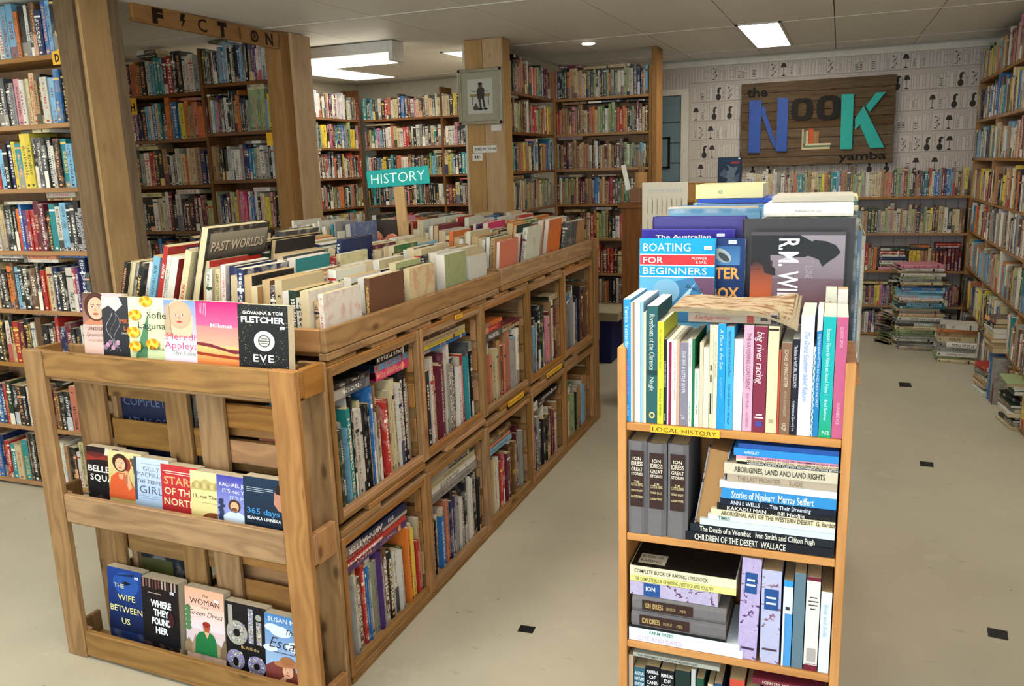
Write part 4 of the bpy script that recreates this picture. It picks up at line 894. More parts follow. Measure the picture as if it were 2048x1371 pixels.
# the PAST WORLDS volume
o = custom(-1.925, 2.14, 1.087, R(180), .030, .375, .30, '2a2826', 'large black and grey atlas lettered PAST WORLDS leaning in the tray', 'tray_book', 'book', inkc='d8d0c0')
o.matrix_world = Matrix.Translation((-1.925, 2.05, 1.093)) @ Matrix.Rotation(R(17), 4, 'Y') @ Matrix.Translation((0, .30, 0)) @ Matrix.Rotation(math.pi, 4, 'Z')
A_ = Art(); A_.rect(.008, .265, .29, .358, '1a1716', '8e8778'); A_.txt('PAST WORLDS', .02, .295, .032, '241d19', w=.255, bold=.04, shear=.1); A_.txt('PAST WORLDS', .017, .298, .032, 'b9aa98', w=.255, bold=.03, shear=.1)
A_.rect(.008, .10, .29, .262, 'a32018', 'b52a20'); A_.build('cover_print', None, o, plane((-.0155, .297, 0), (0, -1, 0), (0, 0, 1)))
# blue-grey album and rose cover
custom(-1.80, 3.02, 1.087, R(180), .03, .30, .22, '5a6a92', 'tall blue-grey album beside the row of white magazines', 'tray_book', 'book', page='b8b4a8').matrix_world = Matrix.Translation((-1.965, 3.01, 1.088)) @ Matrix.Translation((0, .3, 0)) @ Matrix.Rotation(math.pi, 4, 'Z')
o = box('rose_book', -2.06, -1.86, 3.385, 3.41, 1.09, 1.385, 'black', None, .002); tag(o, 'dark book with two orange roses on its cover, upright beyond the HISTORY stake', 'book')
A_ = Art(); A_.rect(.002, .002, .198, .293, '2b2624', '3a3330')
for cx_, cy_ in ((.055, .20), (.145, .185)):
    A_.rect(cx_-.003, .0+.01, cx_+.003, cy_, '4a6a34')
    for q in range(9): A_.ell(cx_+.024*math.cos(q*.7), cy_+.028*math.sin(q*.7), .020, .027, ['c9735a', 'd88a6c', 'e0a080'][q % 3], 10, rot=q*.7)
    for q in range(5): A_.ell(cx_+.010*math.cos(q*1.25), cy_+.012*math.sin(q*1.25), .012, .016, ['b85c48', 'd07a60'][q % 2], 9, rot=q)
A_.rect(.03, .04, .19, .085, '4f8a3c'); A_.build('cover_print', None, o, SOUTH(-.1, -.0128, -.1475))
# HISTORY sign on its stake
hs = empty('history_sign', (-1.85, 3.363, 1.09), 'turquoise hand-lettered HISTORY sign on a wooden stake in the tray', 'sign')
vs_, fs_, uv_ = boxgeo(.052, .014, .46, .002); mk('stake', vs_, fs_, 'pine', hs, uv_, (.008, .0, .225), (0, R(-3), 0))
vs_, fs_, uv_ = boxgeo(.318, .008, .078, .002); q_ = mk('sign_board', vs_, fs_, 'teal', hs, uv_, (.0, -.012, .487), (0, R(-3), 0))
A_ = Art(); A_.txt('HISTORY', .022, .017, .046, 'd6f2e6', w=.275, bold=-.01, shear=.06); A_.build('lettering', None, q_, SOUTH(-.159, -.0045, -.039))
# shelf labels on the crates
for (y0, y1, z0, z1, tx, lb) in ((2.87, 2.94, 1.028, 1.044, 'ART', 'small yellow label reading ART over the second bay'), (3.40, 3.60, .522, .546, 'PHOTOGRAPHY', 'yellow handwritten label under the third bay'), (3.95, 4.2, .522, .546, 'ENTERTAINMENT', 'yellow handwritten label under the fourth bay')):
    o = tag(box('shelf_label', XF+.0005, XF+.0025, y0, y1, z0, z1, 'yellow'), lb, 'label'); A_ = Art(); A_.txt(tx, .008, .004, (z1-z0)*.6, '1c1712', w=(y1-y0)-.016); A_.build('lettering', None, o, EAST(.0013, -(y1-y0)/2, -(z1-z0)/2))

# ------------------------------------------------------------------ paperback rack on the near end
RK = Matrix.Translation((-2.418, 1.858, 0)) @ Matrix.Rotation(R(-2.3), 4, 'Z')
rk = empty('paperback_rack', RK.to_translation(), 'three-tier pallet wood rack of face-out paperbacks on the near end of the island', 'rack', rz=R(-2.3))
rng = random.Random(4)
def rb(nm, x0, x1, y0, y1, z0, z1, mt=None, ch=.003, rot=None):
    vs, fs, uvs = boxgeo(x1-x0, y1-y0, z1-z0, ch); return mk(nm, vs, fs, mt or rng.choice(['pallet', 'pallet2']), rk, uvs, ((x0+x1)/2, (y0+y1)/2, (z0+z1)/2), rot)
RW = 1.078
rb('leg', 0, .088, -.022, 0, 0, 1.082, 'pallet'); rb('leg', RW-.088, RW, -.022, 0, 0, 1.082, 'pallet2')
for z0, z1, ends in ((.996, 1.080, 1), (.500, .598, 1), (.008, .100, 1)):
    rb('rail', .089, RW-.089, -.018, .002, z0, z1, 'pallet'); rb('rail_backing', .0, .088, .0005, .02, z0+.004, z1-.002); rb('rail_backing', RW-.088, RW, .0005, .02, z0+.004, z1-.002)
    rb('end_block', .002, .020, .0205, .110, z0-.002, z1, 'pallet'); rb('end_block', RW-.022, RW-.001, .0205, .110, z0-.002, z1, 'pallet2')
    rb('ledge', .02, RW-.023, .004, .108, z0+.002, z0+.018, 'pallet'); rb('ledge_batten', .01, RW-.01, .004, .03, z0-.016, z0-.003, 'pallet')
for x0, x1 in ((.045, .135), (.445, .54), (.58, .685), (RW-.095, RW-.005)): rb('back_post', x0, x1, .112, .130, .0, 1.075, 'pallet')
rb('back_post_edge', .136, .178, .112, .130, .02, .99)
for z0, z1, xa, xb in ((.73, .825, .178, .575), (.60, .695, .178, .44), (.84, .915, .58, RW-.02), (.725, .80, .58, RW-.02), (.60, .69, .58, RW-.02), (.345, .44, .178, .575), (.38, .47, .58, RW-.02), (.24, .33, .58, RW-.02), (.12, .21, .03, RW-.02), (.90, .975, .178, .445)): rb('back_slat', xa, xb, .131, .143 if False else .134+.005, z0, z1)
PB = dict(hard=False, name='display_paperback', cat='paperback', split=True)
def disp(xl, w_, ztop, h, t, label, col, art, y=.045, tiltb=5, row_z=None, tilt=0):
    art.remap(.078 if ztop > 1 else .068 if ztop > .5 else .040, h)
    """face-out paperback: cover toward -Y. local art frame: u 0..w_, v 0..h"""
    x0 = (xl+2.435)*1.012
    mt = RK @ Matrix.Translation((x0+w_/2, y, ztop-h)) @ Matrix.Rotation(R(tilt), 4, 'Y') @ Matrix.Rotation(R(-tiltb), 4, 'X') @ Matrix.Rotation(R(90), 4, 'Z') @ Matrix.Translation((t/2, -w_/2, 0))
    # after Rz(90): local -Y(spine)->+X ; flip so the spine is on the left
    mt = mt @ Matrix.Translation((0, w_, 0)) @ Matrix.Rotation(math.pi, 4, 'Z')
    o = book(mt, t, h, w_, 'w', label=label, col=col, page='d6cab0', **PB)
    art.build('cover_print', None, o, plane((t/2+.0003, 0, 0), (0, 1, 0), (0, 0, 1))); return o
def sticker(A, x, y): A.rect(x, y, x+.017, y+.011, 'dfe4f4'); A.rect(x+.003, y+.004, x+.014, y+.007, '8a90b8'); return A
# ---- top tier
w_, h_ = .175, .27
A = Art(); A.rect(0, 0, w_, h_, 'd9b8ac', 'a98c88'); A.rect(0, .125, w_, h_, '9a6f62', '5d443f'); A.poly([(.085, h_), (w_, h_), (w_, .15), (.11, .14)], 'c9a8b4'); A.poly([(0, .13), (w_, .128), (w_, .165), (.05, .17)], 'b8795a')
A.face(.06, .205, .046, 'd9a58a', '4a2c26'); A.rect(0, .126, w_, .128, 'e8d8d0'); A.txt('UNDER THE', .02, .105, .015, '3a2a2c', mx=.15, space=1.1); A.txt('Spanish Stars', .012, .078, .018, '4a3634', mx=.16, shear=.35, bold=-.02); A.txt('ALLI SINCLAIR', .02, .055, .012, '8a6a64', mx=.14, bold=-.02)
disp(-2.245, w_, 1.258, h_, .022, 'paperback with a dark-haired woman in soft brown tones, lettered UNDER, top tier', 'b89a90', A, .050)
A = Art(); A.rect(0, 0, w_, h_, '24262a', '35363c'); A.poly([(0, h_), (.075, h_), (.09, .235), (.06, .205), (.03, .23), (0, .21)], 'cdbab8')
for q in range(3):
    pts = [(.030+q*.016+.014*math.sin(k*.55+q), .03+k*.012) for k in range(15)]
    A.poly([(x_+.0008, y_) for x_, y_ in pts]+[(x_-.0012, y_) for x_, y_ in reversed(pts)], ['a8a6ac', '6a6870', '8a888e'][q])
A.txt('MIRANDA', .078, .155, .020, 'c8642c', mx=.09); A.txt('LAWS', .092, .125, .020, 'c8642c', mx=.07); A.txt('CANDLELIGHT', .08, .108, .007, 'd8d0c8', mx=.08)
for q in range(6): A.ell(.01+q*.011, .045+(q % 3)*.012, .009, .012, ['8a6a84', 'b0899c'][q % 2], 8)
disp(-2.150, w_, 1.252, h_, .022, 'black paperback with white smoke lines and orange lettering, top tier', '2a2c30', A, .040)
A = Art(); A.rect(0, 0, w_, h_, 'c2cfa0', 'cfdcb0')
for q in range(9): A.poly([(.02+q*.004, .0+q*.005), (.03+q*.005, .01), (.05+q*.004, .10+q*.012), (.046+q*.004, .10+q*.012)], '4d7a58')
for cx_, cy_ in ((.075, .255), (.030, .195), (.022, .12), (.10, .075), (.03, .06)):
    for q in range(11): A.ell(cx_+.017*math.cos(q*.57), cy_+.014*math.sin(q*.57), .011, .009, ['d98f22', 'e8b53a', 'c87818'][q % 3], 8, rot=q)
    A.ell(cx_, cy_, .010, .008, 'efc850', 8)
A.txt('Sofie', .085, .185, .030, '2a3038', mx=.105); A.txt('Laguna', .048, .140, .030, '2a3038', mx=.145); A.txt('The Choke', .05, .050, .016, '33402c', mx=.11); A.rect(.15, .10, .17, .102, '6a7a5c')
disp(-2.030, w_, 1.254, h_, .022, 'pale green paperback with orange flowers, top tier', 'c2cfa0', sticker(A, .14, .25) if False else A, .033)
A = Art(); A.rect(0, 0, w_, h_, 'd8c8e0', '6f8ccc'); A.ell(.056, .175, .058, .095, 'bfae94', 22); A.face(.062, .205, .042, 'cf9d84', 'b09a7c'); A.poly([(.006, .24), (.022, .26), (.03, .10), (.0, .11)], 'a8967a')
A.rect(0, 0, w_, .115, 'dccfe0', 'd6c6de'); A.txt('Meredith', .008, .105, .030, 'c9466c', mx=.165); A.txt('Appleyard', .0, .068, .030, 'c9466c', mx=.17); A.txt('The Lake', .03, .042, .018, '5d7a44', mx=.12)
disp(-1.880, w_, 1.252, h_, .022, 'pale paperback with a fair-haired woman and pink lettering, top tier', 'd6c8e0', A, .026)
A = Art(); A.rect(0, .09, w_, h_, 'e89a80', 'c2256c'); A.rect(0, .17, w_, h_, 'd85a84', 'a81e66'); A.rect(0, 0, w_, .09, 'c45a20', 'efb070'); A.poly([(0, .09), (.06, .082), (.14, .062), (w_, .066), (w_, .078), (.12, .078), (.05, .098), (0, .102)], '6a2430')
A.poly([(0, .05), (.1, .042), (w_, .038), (w_, .05), (.08, .055), (0, .062)], '8a3018')
for q in range(5): A.rect(.014+q*.006, .225-q*.004, .016+q*.006, .262, 'e8a8c4')
A.txt('Milkman', .055, .165, .018, 'f2dfe6', mx=.115, bold=.01)
disp(-1.750, w_, 1.254, h_, .022, 'hot pink and orange sunset paperback lettered Milkman, top tier', 'c2406c', A, .019)
A = Art(); A.rect(0, 0, w_, h_, '17191a', '1f2324')
rg = random.Random(8)
for q in range(260):
    a = rg.random()*6.28; d_ = .05+abs(rg.gauss(0, .035)); px, py = .088+d_*math.cos(a)*1.1, .14+d_*math.sin(a)*1.6
    A.k = 3
    if 0 < px < w_-.003 and 0 < py < h_-.003: A.rect(px, py, px+rg.uniform(.001, .004), py+rg.uniform(.001, .003), rg.choice(['6b6a4c', '8a8660', '4d5240', '9c9a84']))
A.txt('GIOVANNA & TOM', .088, .232, .013, 'e6e4dc', align='C', mx=.14, bold=.02); A.txt('FLETCHER', .088, .20, .024, 'f0eee6', align='C', mx=.155, bold=.04)
A.ell(.092, .128, .036, .040, 'e6e6de', 28); A.ell(.092, .128, .022, .025, '55574e', 22); A.ell(.092, .128, .017, .020, 'dcdcd2', 20); A.rect(.072, .125, .112, .130, '55574e'); A.rect(.082, .117, .104, .121, '55574e'); A.rect(.082, .135, .104, .139, '55574e')
A.txt('EVE', .088, .045, .030, 'f0eee6', align='C', mx=.09, space=1.2, bold=.02)
sticker(A, .148, .178); disp(-1.590, w_, 1.252, h_, .026, 'dark speckled paperback with a pale round emblem, lettered EVE, top tier', '24262a', A, .012)
# ---- middle tier
w_, h_ = .150, .225
A = Art(); A.rect(0, 0, w_, h_, '151416', '241818'); A.rect(0, .165, w_, .20, '7a2a24', '4a2220'); A.poly([(.09, h_), (.12, h_), (.13, .19), (.085, .19)], 'd8c8c0'); A.poly([(.0, .185), (.05, .17), (.09, .19), (.09, .17), (.0, .155)], '8e3026')
A.txt('BELLEVUE', .006, .105, .030, 'e0dcd4', mx=.17, bold=.03); A.txt('SQUARE', .014, .062, .030, 'e0dcd4', mx=.15, bold=.03, space=1.15)
disp(-2.320, w_, .742, h_, .03, 'black paperback lettered BELLEVUE SQUARE, first on the middle tier', '1a1718', A, .050)
A = Art(); A.rect(0, 0, w_, h_, 'b09a54', 'd8c890'); A.ell(.055, .175, .036, .040, '38221c'); A.ell(.085, .165, .016, .032, '8a2c24'); A.face(.055, .165, .029, 'e0ad86', '3c221c')
A.poly([(.0, .02), (.012, .10), (.04, .125), (.075, .125), (.10, .09), (.125, .03), (.13, 0), (0, 0)], 'c8582e'); A.poly([(.045, .12), (.07, .12), (.066, .095), (.05, .095)], 'd89a74'); A.poly([(.075, .10), (.085, .06), (.075, .135), (.088, .14), (.105, .06), (.09, .045)], 'd9a078')
for q in range(8): A.rect(.098+rg.random()*.04, .12+rg.random()*.08, .104+rg.random()*.04, .124+rg.random()*.08, '5a4a30')
disp(-2.215, w_, .740, h_, .03, 'yellow paperback with a smiling woman in an orange dress, middle tier', 'c4b070', A, .044)
A = Art(); A.rect(0, 0, w_, h_, '9db4d0', 'b9c8d8'); A.poly([(0, h_), (.012, h_), (.012, .02), (0, .02)], '3c4a5e'); A.rect(.03, .198, .12, .199, '4a5a70'); A.txt('GILLY', .075, .165, .021, '3a465c', align='C', mx=.07, bold=-.02); A.txt('MACMILLAN', .078, .138, .021, '3a465c', align='C', mx=.13, bold=-.02)
A.txt('THE PERFECT', .078, .105, .019, '33405a', align='C', mx=.135, bold=-.01); A.txt('GIRL', .072, .058, .038, '2c384e', align='C', mx=.10, bold=-.02); A.rect(.015, .045, .13, .046, '5a6a80'); A.rect(.03, .035, .12, .037, '7a88a0')
disp(-2.095, w_, .734, h_, .034, 'pale blue paperback lettered THE PERFECT GIRL, middle tier', 'a9bdd4', A, .038)
A = Art(); A.rect(0, 0, w_, h_, 'a3282a', 'b53034'); A.rect(.01, .193, .14, .197, 'e8c8c0'); A.rect(.02, .184, .13, .187, 'e8c8c0'); A.txt('STARS', .075, .135, .038, 'e6a070', align='C', mx=.125, bold=.02); A.txt('OF THE', .075, .088, .033, 'e6c8a0', align='C', mx=.125, bold=.02); A.txt('NORTH', .075, .040, .033, 'e6c8a0', align='C', mx=.13, bold=.02)
disp(-1.975, w_, .726, h_, .034, 'red paperback lettered STARS OF THE NORTH, middle tier', 'a3282a', A, .032)
A = Art(); A.rect(0, 0, w_, h_, 'd0c282', 'd8cf98'); A.poly([(0, .155), (.02, .185), (.04, .18), (.06, .195), (.09, .178), (.12, .19), (w_, .17), (w_, .145), (0, .14)], 'b3a468')
for q in range(9): A.rect(.008+q*.015, .150, .016+q*.015, .172, 'c9bc88' if q % 2 else '9a8a58')
A.txt('13, rue Therese', .010, .105, .018, '3c3424', mx=.13); A.rect(.03, .085, .12, .087, 'a09468'); A.ell(.09, .012, .045, .034, '7a4628'); A.ell(.09, .0, .03, .022, '9a5c34')
disp(-1.850, w_, .722, h_, .034, 'straw-yellow paperback lettered 13, rue, middle tier', 'd0c282', A, .026)
A = Art(); A.rect(0, 0, w_, h_, '9aa6dc', '3f3c9c'); A.txt('RACHAEL JOHNS', .012, .178, .017, 'dfe2f6', mx=.135); A.txt("IT'S not YOU,", .022, .150, .017, 'dfe2f6', mx=.12); A.txt("IT'S ME", .05, .122, .017, 'b8c4ea', mx=.08)
A.poly([(.02, 0), (.025, .05), (.05, .068), (.085, .068), (.115, .05), (.12, 0)], 'c4d4e6'); A.face(.067, .092, .021, 'd9a682', '4a3020'); A.ell(.067, .080, .012, .008, '6a4430', 10)
for q in range(8): A.ell(.012+rg.random()*.012, .03+q*.012, .010, .008, '2c3550', 7)
disp(-1.740, w_, .724, h_, .034, 'violet paperback with a bearded man in a pale shirt, middle tier', '5a5cb0', A, .020)
A = Art(); A.rect(0, 0, w_, h_, '16202e', '1c3048'); A.rect(.012, .170, .11, .172, 'b8c0cc'); A.rect(.012, .178, .11, .180, 'b8c0cc'); A.rect(.012, .162, .08, .164, 'b8c0cc'); A.poly([(.115, .17), (w_, .19), (w_, .09), (.13, .09), (.112, .12)], 'b07c64'); A.poly([(.12, .20), (w_, .21), (w_, .16), (.12, .165)], '2a1c18')
A.txt('365 days', .012, .066, .026, '3c8cc8', mx=.12, bold=.01); A.txt('BLANKA LIPINSKA', .012, .040, .014, 'e6e8ea', mx=.125, bold=.02)
disp(-1.632, w_, .736, h_, .034, 'dark navy paperback lettered 365 days beside the right leg of the rack', '18222e', A, .014)
# ---- bottom tier
w_, h_ = .163, .262
A = Art(); A.rect(0, 0, w_, h_, '0c1430', '1c3f8c'); A.ell(.085, .20, .06, .05, '25509e'); A.poly([(.06, .20), (.085, .212), (.11, .205), (.09, .195)], '0e1630'); A.ell(.088, .203, .012, .007, '0a0e18', 8); A.poly([(.03, .23), (.13, .25), (.12, .235)], '14285a')
A.txt('THE', .030, .180, .019, 'd8cf8a', mx=.05); A.txt('WIFE', .045, .130, .026, 'e0d890', mx=.085, bold=.01); A.txt('BETWEEN', .008, .080, .026, 'e0d890', mx=.148, bold=.01); A.txt('US', .058, .030, .026, 'e0d890', mx=.05, bold=.01); sticker(A, .128, .228)
disp(-2.300, w_, .312, h_, .03, 'dark blue paperback lettered THE WIFE BETWEEN US, bottom tier', '14285a', A, .045)
A = Art(); A.rect(0, 0, w_, h_, '0c0b0e', '1a1214')
for q in range(11): A.rect(.006+q*.014, .222+rg.random()*.012, .013+q*.014, h_, rg.choice(['6a4038', '8a6a60', '4a2c28', 'b09a90']))
A.txt('WHERE', .085, .152, .027, 'dfe6ea', align='C', mx=.09, bold=.06); A.txt('THEY', .085, .116, .027, 'dfe6ea', align='C', mx=.068, bold=.06); A.txt('FOUND', .085, .080, .027, 'dfe6ea', align='C', mx=.085, bold=.06); A.txt('HER', .085, .044, .027, 'dfe6ea', align='C', mx=.055, bold=.06)
A.rect(.03, .205, .09, .208, 'b09a90'); sticker(A, .128, .215); A.ell(.13, .11, .012, .03, '3c1418', 10)
disp(-2.128, .158, .310, h_, .045, 'thick black paperback lettered WHERE THEY FOUND HER, bottom tier', '121014', A, .030)
A = Art(); A.rect(0, 0, w_, h_, 'c8c4d4', 'e0a888'); A.rect(0, .10, w_, .19, 'd4ccd8', 'e6c0ac')
A.txt('The', .085, .232, .012, '4a2c28', align='C', shear=.3); A.txt('WOMAN', .083, .200, .024, '2c2022', align='C', mx=.125); A.txt('in the', .083, .186, .009, '4a2c28', align='C', shear=.3); A.txt('Green Dress', .083, .155, .022, '2c2022', align='C', mx=.14, shear=.35, bold=-.01)
for q in range(6): A.poly([(q*.03-.01, 0), (q*.03+.03, 0), (q*.03+.026, .035+(q % 3)*.012), (q*.03+.01, .058+(q % 2)*.02), (q*.03-.006, .035)], ['8a7458', '9c8668', '75624a'][q % 3])
A.poly([(.035, 0), (.04, .06), (.055, .088), (.075, .095), (.10, .095), (.118, .085), (.128, .055), (.13, 0)], '1f6e3c'); A.poly([(.078, .094), (.10, .094), (.09, .068)], 'd9a682'); A.ell(.088, .112, .014, .018, 'a8502c', 12); A.ell(.088, .124, .016, .012, '8e2a1e', 12)
for q in range(5): A.ell(.012, .10+q*.02, .012, .012, '4a7a48', 7)
sticker(A, .128, .222); disp(-1.950, w_, .305, h_, .03, 'pale pink paperback with a red-haired woman in a green dress, bottom tier', 'd8b8a8', A, .040)
A = Art(); A.rect(0, 0, w_, h_, '0d0c0e', '141216')
def glit(f_, n_=110):
    k0 = A.k+1
    for _ in range(n_):
        A.k = k0
        p = f_()
        if p and 0 < p[0] < w_-.006 and 0 < p[1] < h_-.006: A.rect(p[0], p[1], p[0]+.005, p[1]+.005, rg.choice(['c8c4bc', '8a84a0', '6a6a58', 'e0dcd0', 'a89a70', '7a6ab0']))
A.ell(.045, .145, .042, .048, '9a988e', 24); glit(lambda: (.045+rg.uniform(-.034, .03), .145+rg.uniform(-.038, .034))); A.rect(.012, .15, .03, .25, '9a988e'); A.ell(.045, .145, .014, .016, '0d0c0e', 14)
A.rect(.092, .115, .112, .25, '8a90a4'); glit(lambda: (.092+rg.random()*.016, .115+rg.random()*.13), 70); A.rect(.124, .115, .144, .205, '9a988e'); glit(lambda: (.124+rg.random()*.016, .115+rg.random()*.085), 50); A.ell(.134, .222, .012, .013, '9a988e', 12)
A.txt('BLING the', .062, .088, .012, 'c8a868', mx=.085)
A.ell(.038, .038, .036, .040, '7c78a0', 22); glit(lambda: (.038+rg.uniform(-.03, .025), .038+rg.uniform(-.03, .03)), 80); A.ell(.038, .030, .012, .018, '0d0c0e', 12); A.ell(.122, .032, .036, .038, '7c78a0', 22); glit(lambda: (.122+rg.uniform(-.03, .025), .032+rg.uniform(-.03, .03)), 80); A.ell(.122, .030, .013, .013, '0d0c0e', 12)
disp(-1.780, w_, .290, h_, .03, 'black paperback with glittering silver letters, bottom tier', '121114', A, .034)
A = Art(); A.rect(0, 0, w_, h_, 'a8c0dc', '3f78b4'); 
for cx_, cy_, r_ in ((.03, .21, .022), (.06, .20, .03), (.12, .15, .03), (.02, .13, .02)): A.ell(cx_, cy_, r_*1.4, r_*.7, 'c9d6e6', 14)
A.txt('SUSAN MAY', .014, .235, .018, 'dfe8f0', mx=.14); A.txt('The', .075, .195, .020, '3a2430', mx=.05, shear=.35); A.txt('Escape', .015, .135, .044, '3a2430', mx=.15, shear=.35, bold=-.01); A.rect(.03, .118, .11, .121, '5a4450')
A.poly([(0, 0), (0, .06), (.03, .08), (.09, .07), (.13, .05), (.14, 0)], '7a3a34'); A.face(.085, .055, .026, 'dba888', '6a3a24'); A.ell(.085, .082, .052, .014, 'a8704a', 16, rot=.15); A.ell(.085, .092, .028, .018, '9a6440', 14)
A.poly([(.05, .012), (.075, .036), (.083, .028), (.065, .0)], 'dba888')
disp(-1.620, w_, .284, h_, .03, 'blue-sky paperback with a smiling woman in a straw hat, bottom tier', '6a90c0', A, .028)
# big dark volumes glimpsed through the back slats
rng = random.Random(31)
for xx, zz_, c, tx, lab, h in ((-2.22, .565, '111a38', 'COMPLETE', 'dark blue volume seen through the rack slats, wide lettering', .40), (-2.22, .04, '20242c', 'weekender', 'dark magazine lettered weekender behind the lower rack slats', .36)):
    o = book(Matrix.Translation((xx+.14, 2.03, zz_)) @ Matrix.Rotation(R(-90), 4, 'Z') @ Matrix.Translation((0, -.14, 0)), .03, h, .28, 'n', True, 'picture_book', lab, 'picture book', None, True, col=c)
    A = Art()
    if tx == 'COMPLETE': A.txt('COMPLETE', .015, .30, .03, '5a6480', w=.2); A.txt('ATLAS OF', .02, .23, .03, '5a6480', w=.17); A.txt('AUSTRALIA', .015, .165, .03, '8a90a0', w=.21)
    else: A.txt('weekender', .01, .30, .03, 'd8d4c0', w=.20, bold=.04); A.rect(0, .02, .14, .27, 'a09a3c', '4a4a2c')
    A.build('cover_print', None, o, plane((.0155, 0, 0), (0, 1, 0), (0, 0, 1)))
row((-1.93, 2.025, .565), 0, .10, 'waw', 'inside the end of the island', (.02, .035, .33, .36, .2), 'picture_book', 'picture book', 'picture book', seed=901)

# ------------------------------------------------------------------ local history shelves
LHY = 1.60
lh = empty('local_history_shelf', (-.175, LHY, 0), 'narrow orange pine bookcase in front, labelled LOCAL HISTORY', 'bookcase')
XL, XR = -.402, .048
box('side_panel', XL, XL+.018, LHY, LHY+.215, 0, 1.238, 'orange', lh, .0015); box('side_panel', XR-.018, XR, LHY, LHY+.215, 0, 1.228, 'orange', lh, .0015)
LV = [1.080, .836, .584, .338, .08]
for z in LV: box('shelf', XL+.0185, XR-.0185, LHY+.001, LHY+.21, z-.016, z, 'orange', lh, .0015)
box('back_panel', XL+.0185, XR-.0185, LHY+.2105, LHY+.216, .02, 1.08, 'orange', lh)
lb = tag(box('shelf_label', -.333, -.195, LHY-.0025, LHY-.0005, 1.0645, 1.0805, 'yellow'), 'yellow handwritten LOCAL HISTORY label on the orange pine shelf edge', 'label')
A_ = Art(); A_.txt('LOCAL HISTORY', .004, .003, .0095, '1c1712', w=.128, bold=-.01); A_.build('lettering', None, lb, SOUTH(-.069, -.0014, -.008))
lb.rotation_euler = (0, R(.6), 0)
yb = LHY+.008
D_ = .155
def lhb(i, x0, x1, zt, col, lab, txts=(), hard=False, d=D_, mat='cover', inkc=None, tilt=0, page=None, z0=1.0805, art=None):
    t = (x1-x0)*.96; h = zt-z0
    tx = [(s, t*wk, h*a, h*b, c, kw) for (s, wk, a, b, c, kw) in txts]
    o = custom((x0+x1)/2, yb, z0, 0, t, h, d, col, lab, 'local_history_book', 'book', hard, 'print' if mat == 'plain' else mat, tx, tilt, page or 'e2ddcc', inkc)
    return o
N_ = {}
P_ = 'plain'
lhb(1, -.391, -.376, 1.336, '2f8fd0', 'bright blue thin book, first from the left on the LOCAL HISTORY shelf', [('Yamba Yesterday', .5, .60, .95, 'cfe6f4', {}), ('YAMBA MEMORIES', .5, .22, .52, 'c08ae0', {}), ('CRADLE', .4, .05, .14, 'dfeaf4', {})], mat=P_)
lhb(2, -.3758, -.3722, 1.330, 'e6e6e4', 'thin white booklet beside the first bright blue book', mat=P_)
lhb(3, -.372, -.3682, 1.331, '9c7a50', 'thin tan booklet, third on the LOCAL HISTORY shelf', mat=P_)
lhb(4, -.368, -.363, 1.331, 'd8d4c4', 'thin cream booklet, fourth on the LOCAL HISTORY shelf', mat=P_)
lhb(5, -.363, -.357, 1.331, 'dedccf', 'cream booklet, fifth on the LOCAL HISTORY shelf', mat=P_)
lhb(6, -.3568, -.350, 1.332, '8fb4d4', 'pale blue booklet, sixth on the LOCAL HISTORY shelf', mat=P_)
lhb(7, -.350, -.3445, 1.311, 'd0caa8', 'short cream booklet left of the dark teal riverboat book', mat=P_)
o = lhb(8, -.343, -.321, 1.324, '27585c', 'dark teal hardback lettered Riverboats of the Clarence', [('Riverboats of the Clarence', .5, .46, .93, 'cfd8ce', {}), ('Nagle', .42, .28, .40, 'cfd8ce', {})], hard=False, mat=P_)
A_ = Art(); A_.rect(.0008, .102, .0208, .112, '1a3a40'); A_.ell(.0105, .018, .006, .007, 'c8b87a', 14); A_.ell(.0105, .018, .003, .004, '27585c', 10); A_.build('emblem', None, o, SOUTH(-.0105, -.001, 0))
lhb(9, -.3215, -.309, 1.293, 'd2d83c', 'yellow-green spine beside the riverboat book', [('The Company on the River Tweed', .4, .55, .93, '6a7a28', {}), ('RONALD BARNES', .4, .08, .35, '6a7a28', {})], mat=P_)
lhb(10, -.3088, -.3022, 1.258, '1c1c22', 'thin black book right of the yellow-green spine', [('A ROUGH CROSSING', .5, .45, .75, 'd8d4c8', {}), ('RYAN', .5, .05, .13, 'd8d4c8', {})], mat=P_)
o = lhb(11, -.302, -.2902, 1.257, 'e4e0dc', 'white booklet with a maroon band on the LOCAL HISTORY shelf', mat=P_); A_ = Art(); A_.rect(.003, 0, .0085, .172, '8a1c48'); A_.build('print', None, o, SOUTH(-.0056, -.001, 0))
lhb(12, -.290, -.283, 1.256, 'e6e2dc', 'white booklet with tiny red lettering', [('CLARENCE VALLEY PIONEERS', .45, .3, .9, 'b04a5c', {})], mat=P_)
lhb(13, -.2828, -.2772, 1.256, 'dba084', 'peach thin booklet on the LOCAL HISTORY shelf', mat=P_)
lhb(14, -.277, -.2603, 1.253, '7f7a88', 'grey-violet book lettered BIG LITTLE RIVER', [('THE BIG & LITTLE RIVER', .45, .40, .90, 'd6d2dc', {}), ('JS', .4, .08, .14, 'd6d2dc', {})], mat=P_)
lhb(15, -.260, -.2525, 1.260, 'dde4dc', 'white booklet with green lettering before the green spine', [('BIG RIVER TALES', .5, .68, .94, '2c6a48', {}), ('ILUKA HISTORY', .45, .04, .28, '2c6a48', {})], mat=P_)
lhb(16, -.252, -.2472, 1.261, '1f6a40', 'thin green booklet on the LOCAL HISTORY shelf', mat=P_)
lhb(17, -.247, -.2382, 1.200, 'dfe8dc', 'short white booklet with green lettering, lowest of the row', [('MACLEAN AND DISTRICT', .45, .45, .94, '3a7a5c', {}), ('THE BRAE', .45, .22, .40, '22342c', {})], mat=P_)
lhb(18, -.2378, -.2302, 1.254, 'c9bda0', 'tan booklet in the middle of the LOCAL HISTORY shelf', mat=P_)
